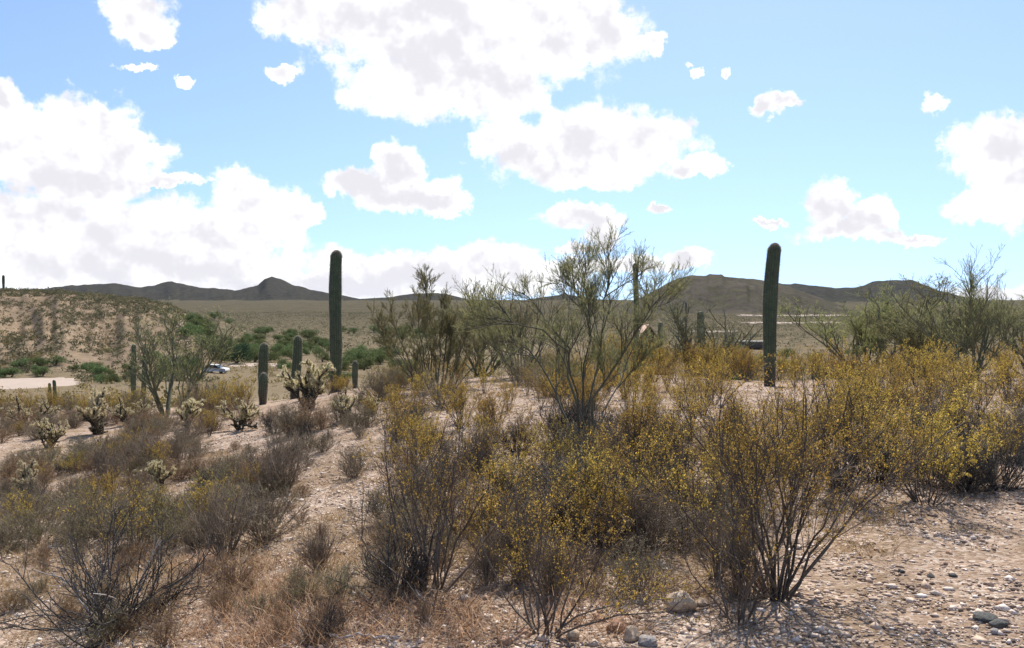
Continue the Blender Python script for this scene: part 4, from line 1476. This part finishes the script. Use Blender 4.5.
# --- small built things in the distance
def box(g, c, s):
    c = np.array(c, float); s = np.array(s, float) / 2
    V = np.array([[x, y, z] for x in (-1, 1) for y in (-1, 1) for z in (-1, 1)]) * s + c
    g.add(V, [[0, 1, 3, 2], [4, 6, 7, 5], [0, 4, 5, 1], [2, 3, 7, 6], [0, 2, 6, 4], [1, 5, 7, 3]])


def prism(g, prof, y0, y1):
    """profile in x,z extruded along y"""
    k = len(prof)
    V = [[x, y0, z] for x, z in prof] + [[x, y1, z] for x, z in prof]
    g.v.append(np.array(V, float)); n0 = g.n; g.n += 2 * k
    g.q.append(np.array([[n0 + i, n0 + (i + 1) % k, n0 + k + (i + 1) % k, n0 + k + i] for i in range(k)]))
    for s_ in (0, k):
        g.t.append(np.array([[n0 + s_, n0 + s_ + i, n0 + s_ + i + 1] for i in range(1, k - 1)]))


b = ground_at(216, 373)
car = thing('parked_car', 'white car parked beside the dark round tree in the wash', 'car', tuple(b), math.radians(-8))
g = Geo(); prism(g, [(-2.1, .35), (2.15, .35), (2.2, .7), (2.0, .88), (1.0, .98), (-1.9, 1.0), (-2.15, .8)], -.85, .85)
part('body', g.mesh('car_body', M['car_paint']), car)
g = Geo(); prism(g, [(-1.85, .98), (1.05, .97), (.35, 1.46), (-1.45, 1.48)], -.74, .74)
part('window', g.mesh('car_window', M['glass']), car)
g = Geo(); prism(g, [(.42, 1.44), (.3, 1.52), (-1.4, 1.54), (-1.52, 1.46)], -.76, .76)
part('roof', g.mesh('car_roof', M['car_paint']), car)
for sx in (-1.3, 1.35):
    for sy in (-.8, .8):
        g = Geo(); tubes(g, np.array([[[sx, sy - .1, .33], [sx, sy + .1, .33]]]), np.full((1, 2), .33), 18, True)
        wl = part('wheel', g.mesh('tyre', M['rubber']), car)
        g = Geo(); tubes(g, np.array([[[sx, sy - .11, .33], [sx, sy + .11, .33]]]), np.full((1, 2), .2), 14, True)
        part('rim', g.mesh('rim', M['rim']), wl)

b = at_depth(643.5, 100)
hut = thing('hut', 'small gabled hut with pale roof slope, behind the middle palo verde', 'hut', tuple(b), math.radians(12))
H0 = EYE - (336 - HY) / F * 100 - b[2]
H1 = EYE - (325 - HY) / F * 100 - b[2]
g = Geo(); prism(g, [(-1.05, -.1), (1.05, -.1), (1.05, H0), (0.1, H1 - .15), (-1.05, H0)], -1.3, 1.3)
part('wall', g.mesh('hut_wall', M['timber']), hut)
for sx in (-1, 1):
    g = Geo(); prism(g, [(0.1, H1), (sx * 1.4 + .05, H0 - .38), (sx * 1.4 + .05, H0 - .28), (0.1, H1 + .12)], -1.55, 1.55)
    part('roof', g.mesh('hut_roof', M['roof_sheet']), hut)
g = Geo(); box(g, (.1, -1.32, H0 * .42), (.75, .06, H0 * .8)); part('door', g.mesh('hut_door', M['dark_roof']), hut)

b = at_depth(753, 262)
H0 = EYE - (341 - HY) / F * 262 - b[2]
shed = thing('shed', 'long low dark shed left of the tall right saguaro', 'shed', tuple(b), math.radians(3))
g = Geo(); box(g, (0, 0, H0 * .5 - .1), (8.4, 3.2, H0 - .2)); part('wall', g.mesh('shed_wall', M['timber']), shed)
g = Geo(); box(g, (0, 0, H0 - .1), (9.2, 3.8, .18)); part('roof', g.mesh('shed_roof', M['fascia']), shed)
g = Geo(); box(g, (-.8, -1.62, H0 * .5 - .2), (1.8, .05, H0 - .6)); part('door', g.mesh('shed_door', M['dark_roof']), shed)

# ------------------------------------------------------------------ every scattered plant gets a label of its own
ORD = ['nearest', 'second nearest', 'third nearest', 'fourth nearest', 'fifth nearest', 'sixth nearest', 'seventh nearest', 'eighth nearest', 'ninth nearest', 'tenth nearest']
buckets = {}
for (o, phrase, px, py) in PLACED:
    best = min(LANDMARKS, key=lambda L: abs(L[1] - px) + 1.6 * abs(L[2] - py))
    dx, dy = px - best[1], (py - best[2]) * 1.6
    if abs(dx) > abs(dy): rel = 'right of' if dx > 0 else 'left of'
    else: rel = 'in front of' if dy > 0 else 'behind'
    buckets.setdefault((phrase, best[0], rel), []).append((math.hypot(dx, dy), o))
for (phrase, lm, rel), lst in buckets.items():
    lst.sort(key=lambda t: t[0])
    for i, (_, o) in enumerate(lst):
        if len(lst) == 1:
            o['label'] = f'{phrase} {rel} {lm}'
        else:
            word = ORD[i] if i < len(ORD) else f'{i + 1}th nearest'
            o['label'] = f'{phrase} {rel} {lm}, {word}'
print('placed', len(PLACED), 'tris', sum(len(m_.polygons) * 2 for m_ in bpy.data.meshes))

# ------------------------------------------------------------------ thin desert haze
m, n = newmat('haze_air')
pv = n.new('ShaderNodeVolumePrincipled')
pv.inputs['Color'].default_value = (.80, .88, 1.0, 1)
pv.inputs['Density'].default_value = 0.000013
pv.inputs['Anisotropy'].default_value = .2
o_ = n.new('ShaderNodeOutputMaterial')
n.link(pv.outputs[0], o_.inputs['Volume'])
g = Geo(); box(g, (0, 0, 62), (23600, 23600, 180))
hz = stuff('haze', g.mesh('haze', m), 'thin bluish haze over the far hills', 'haze')
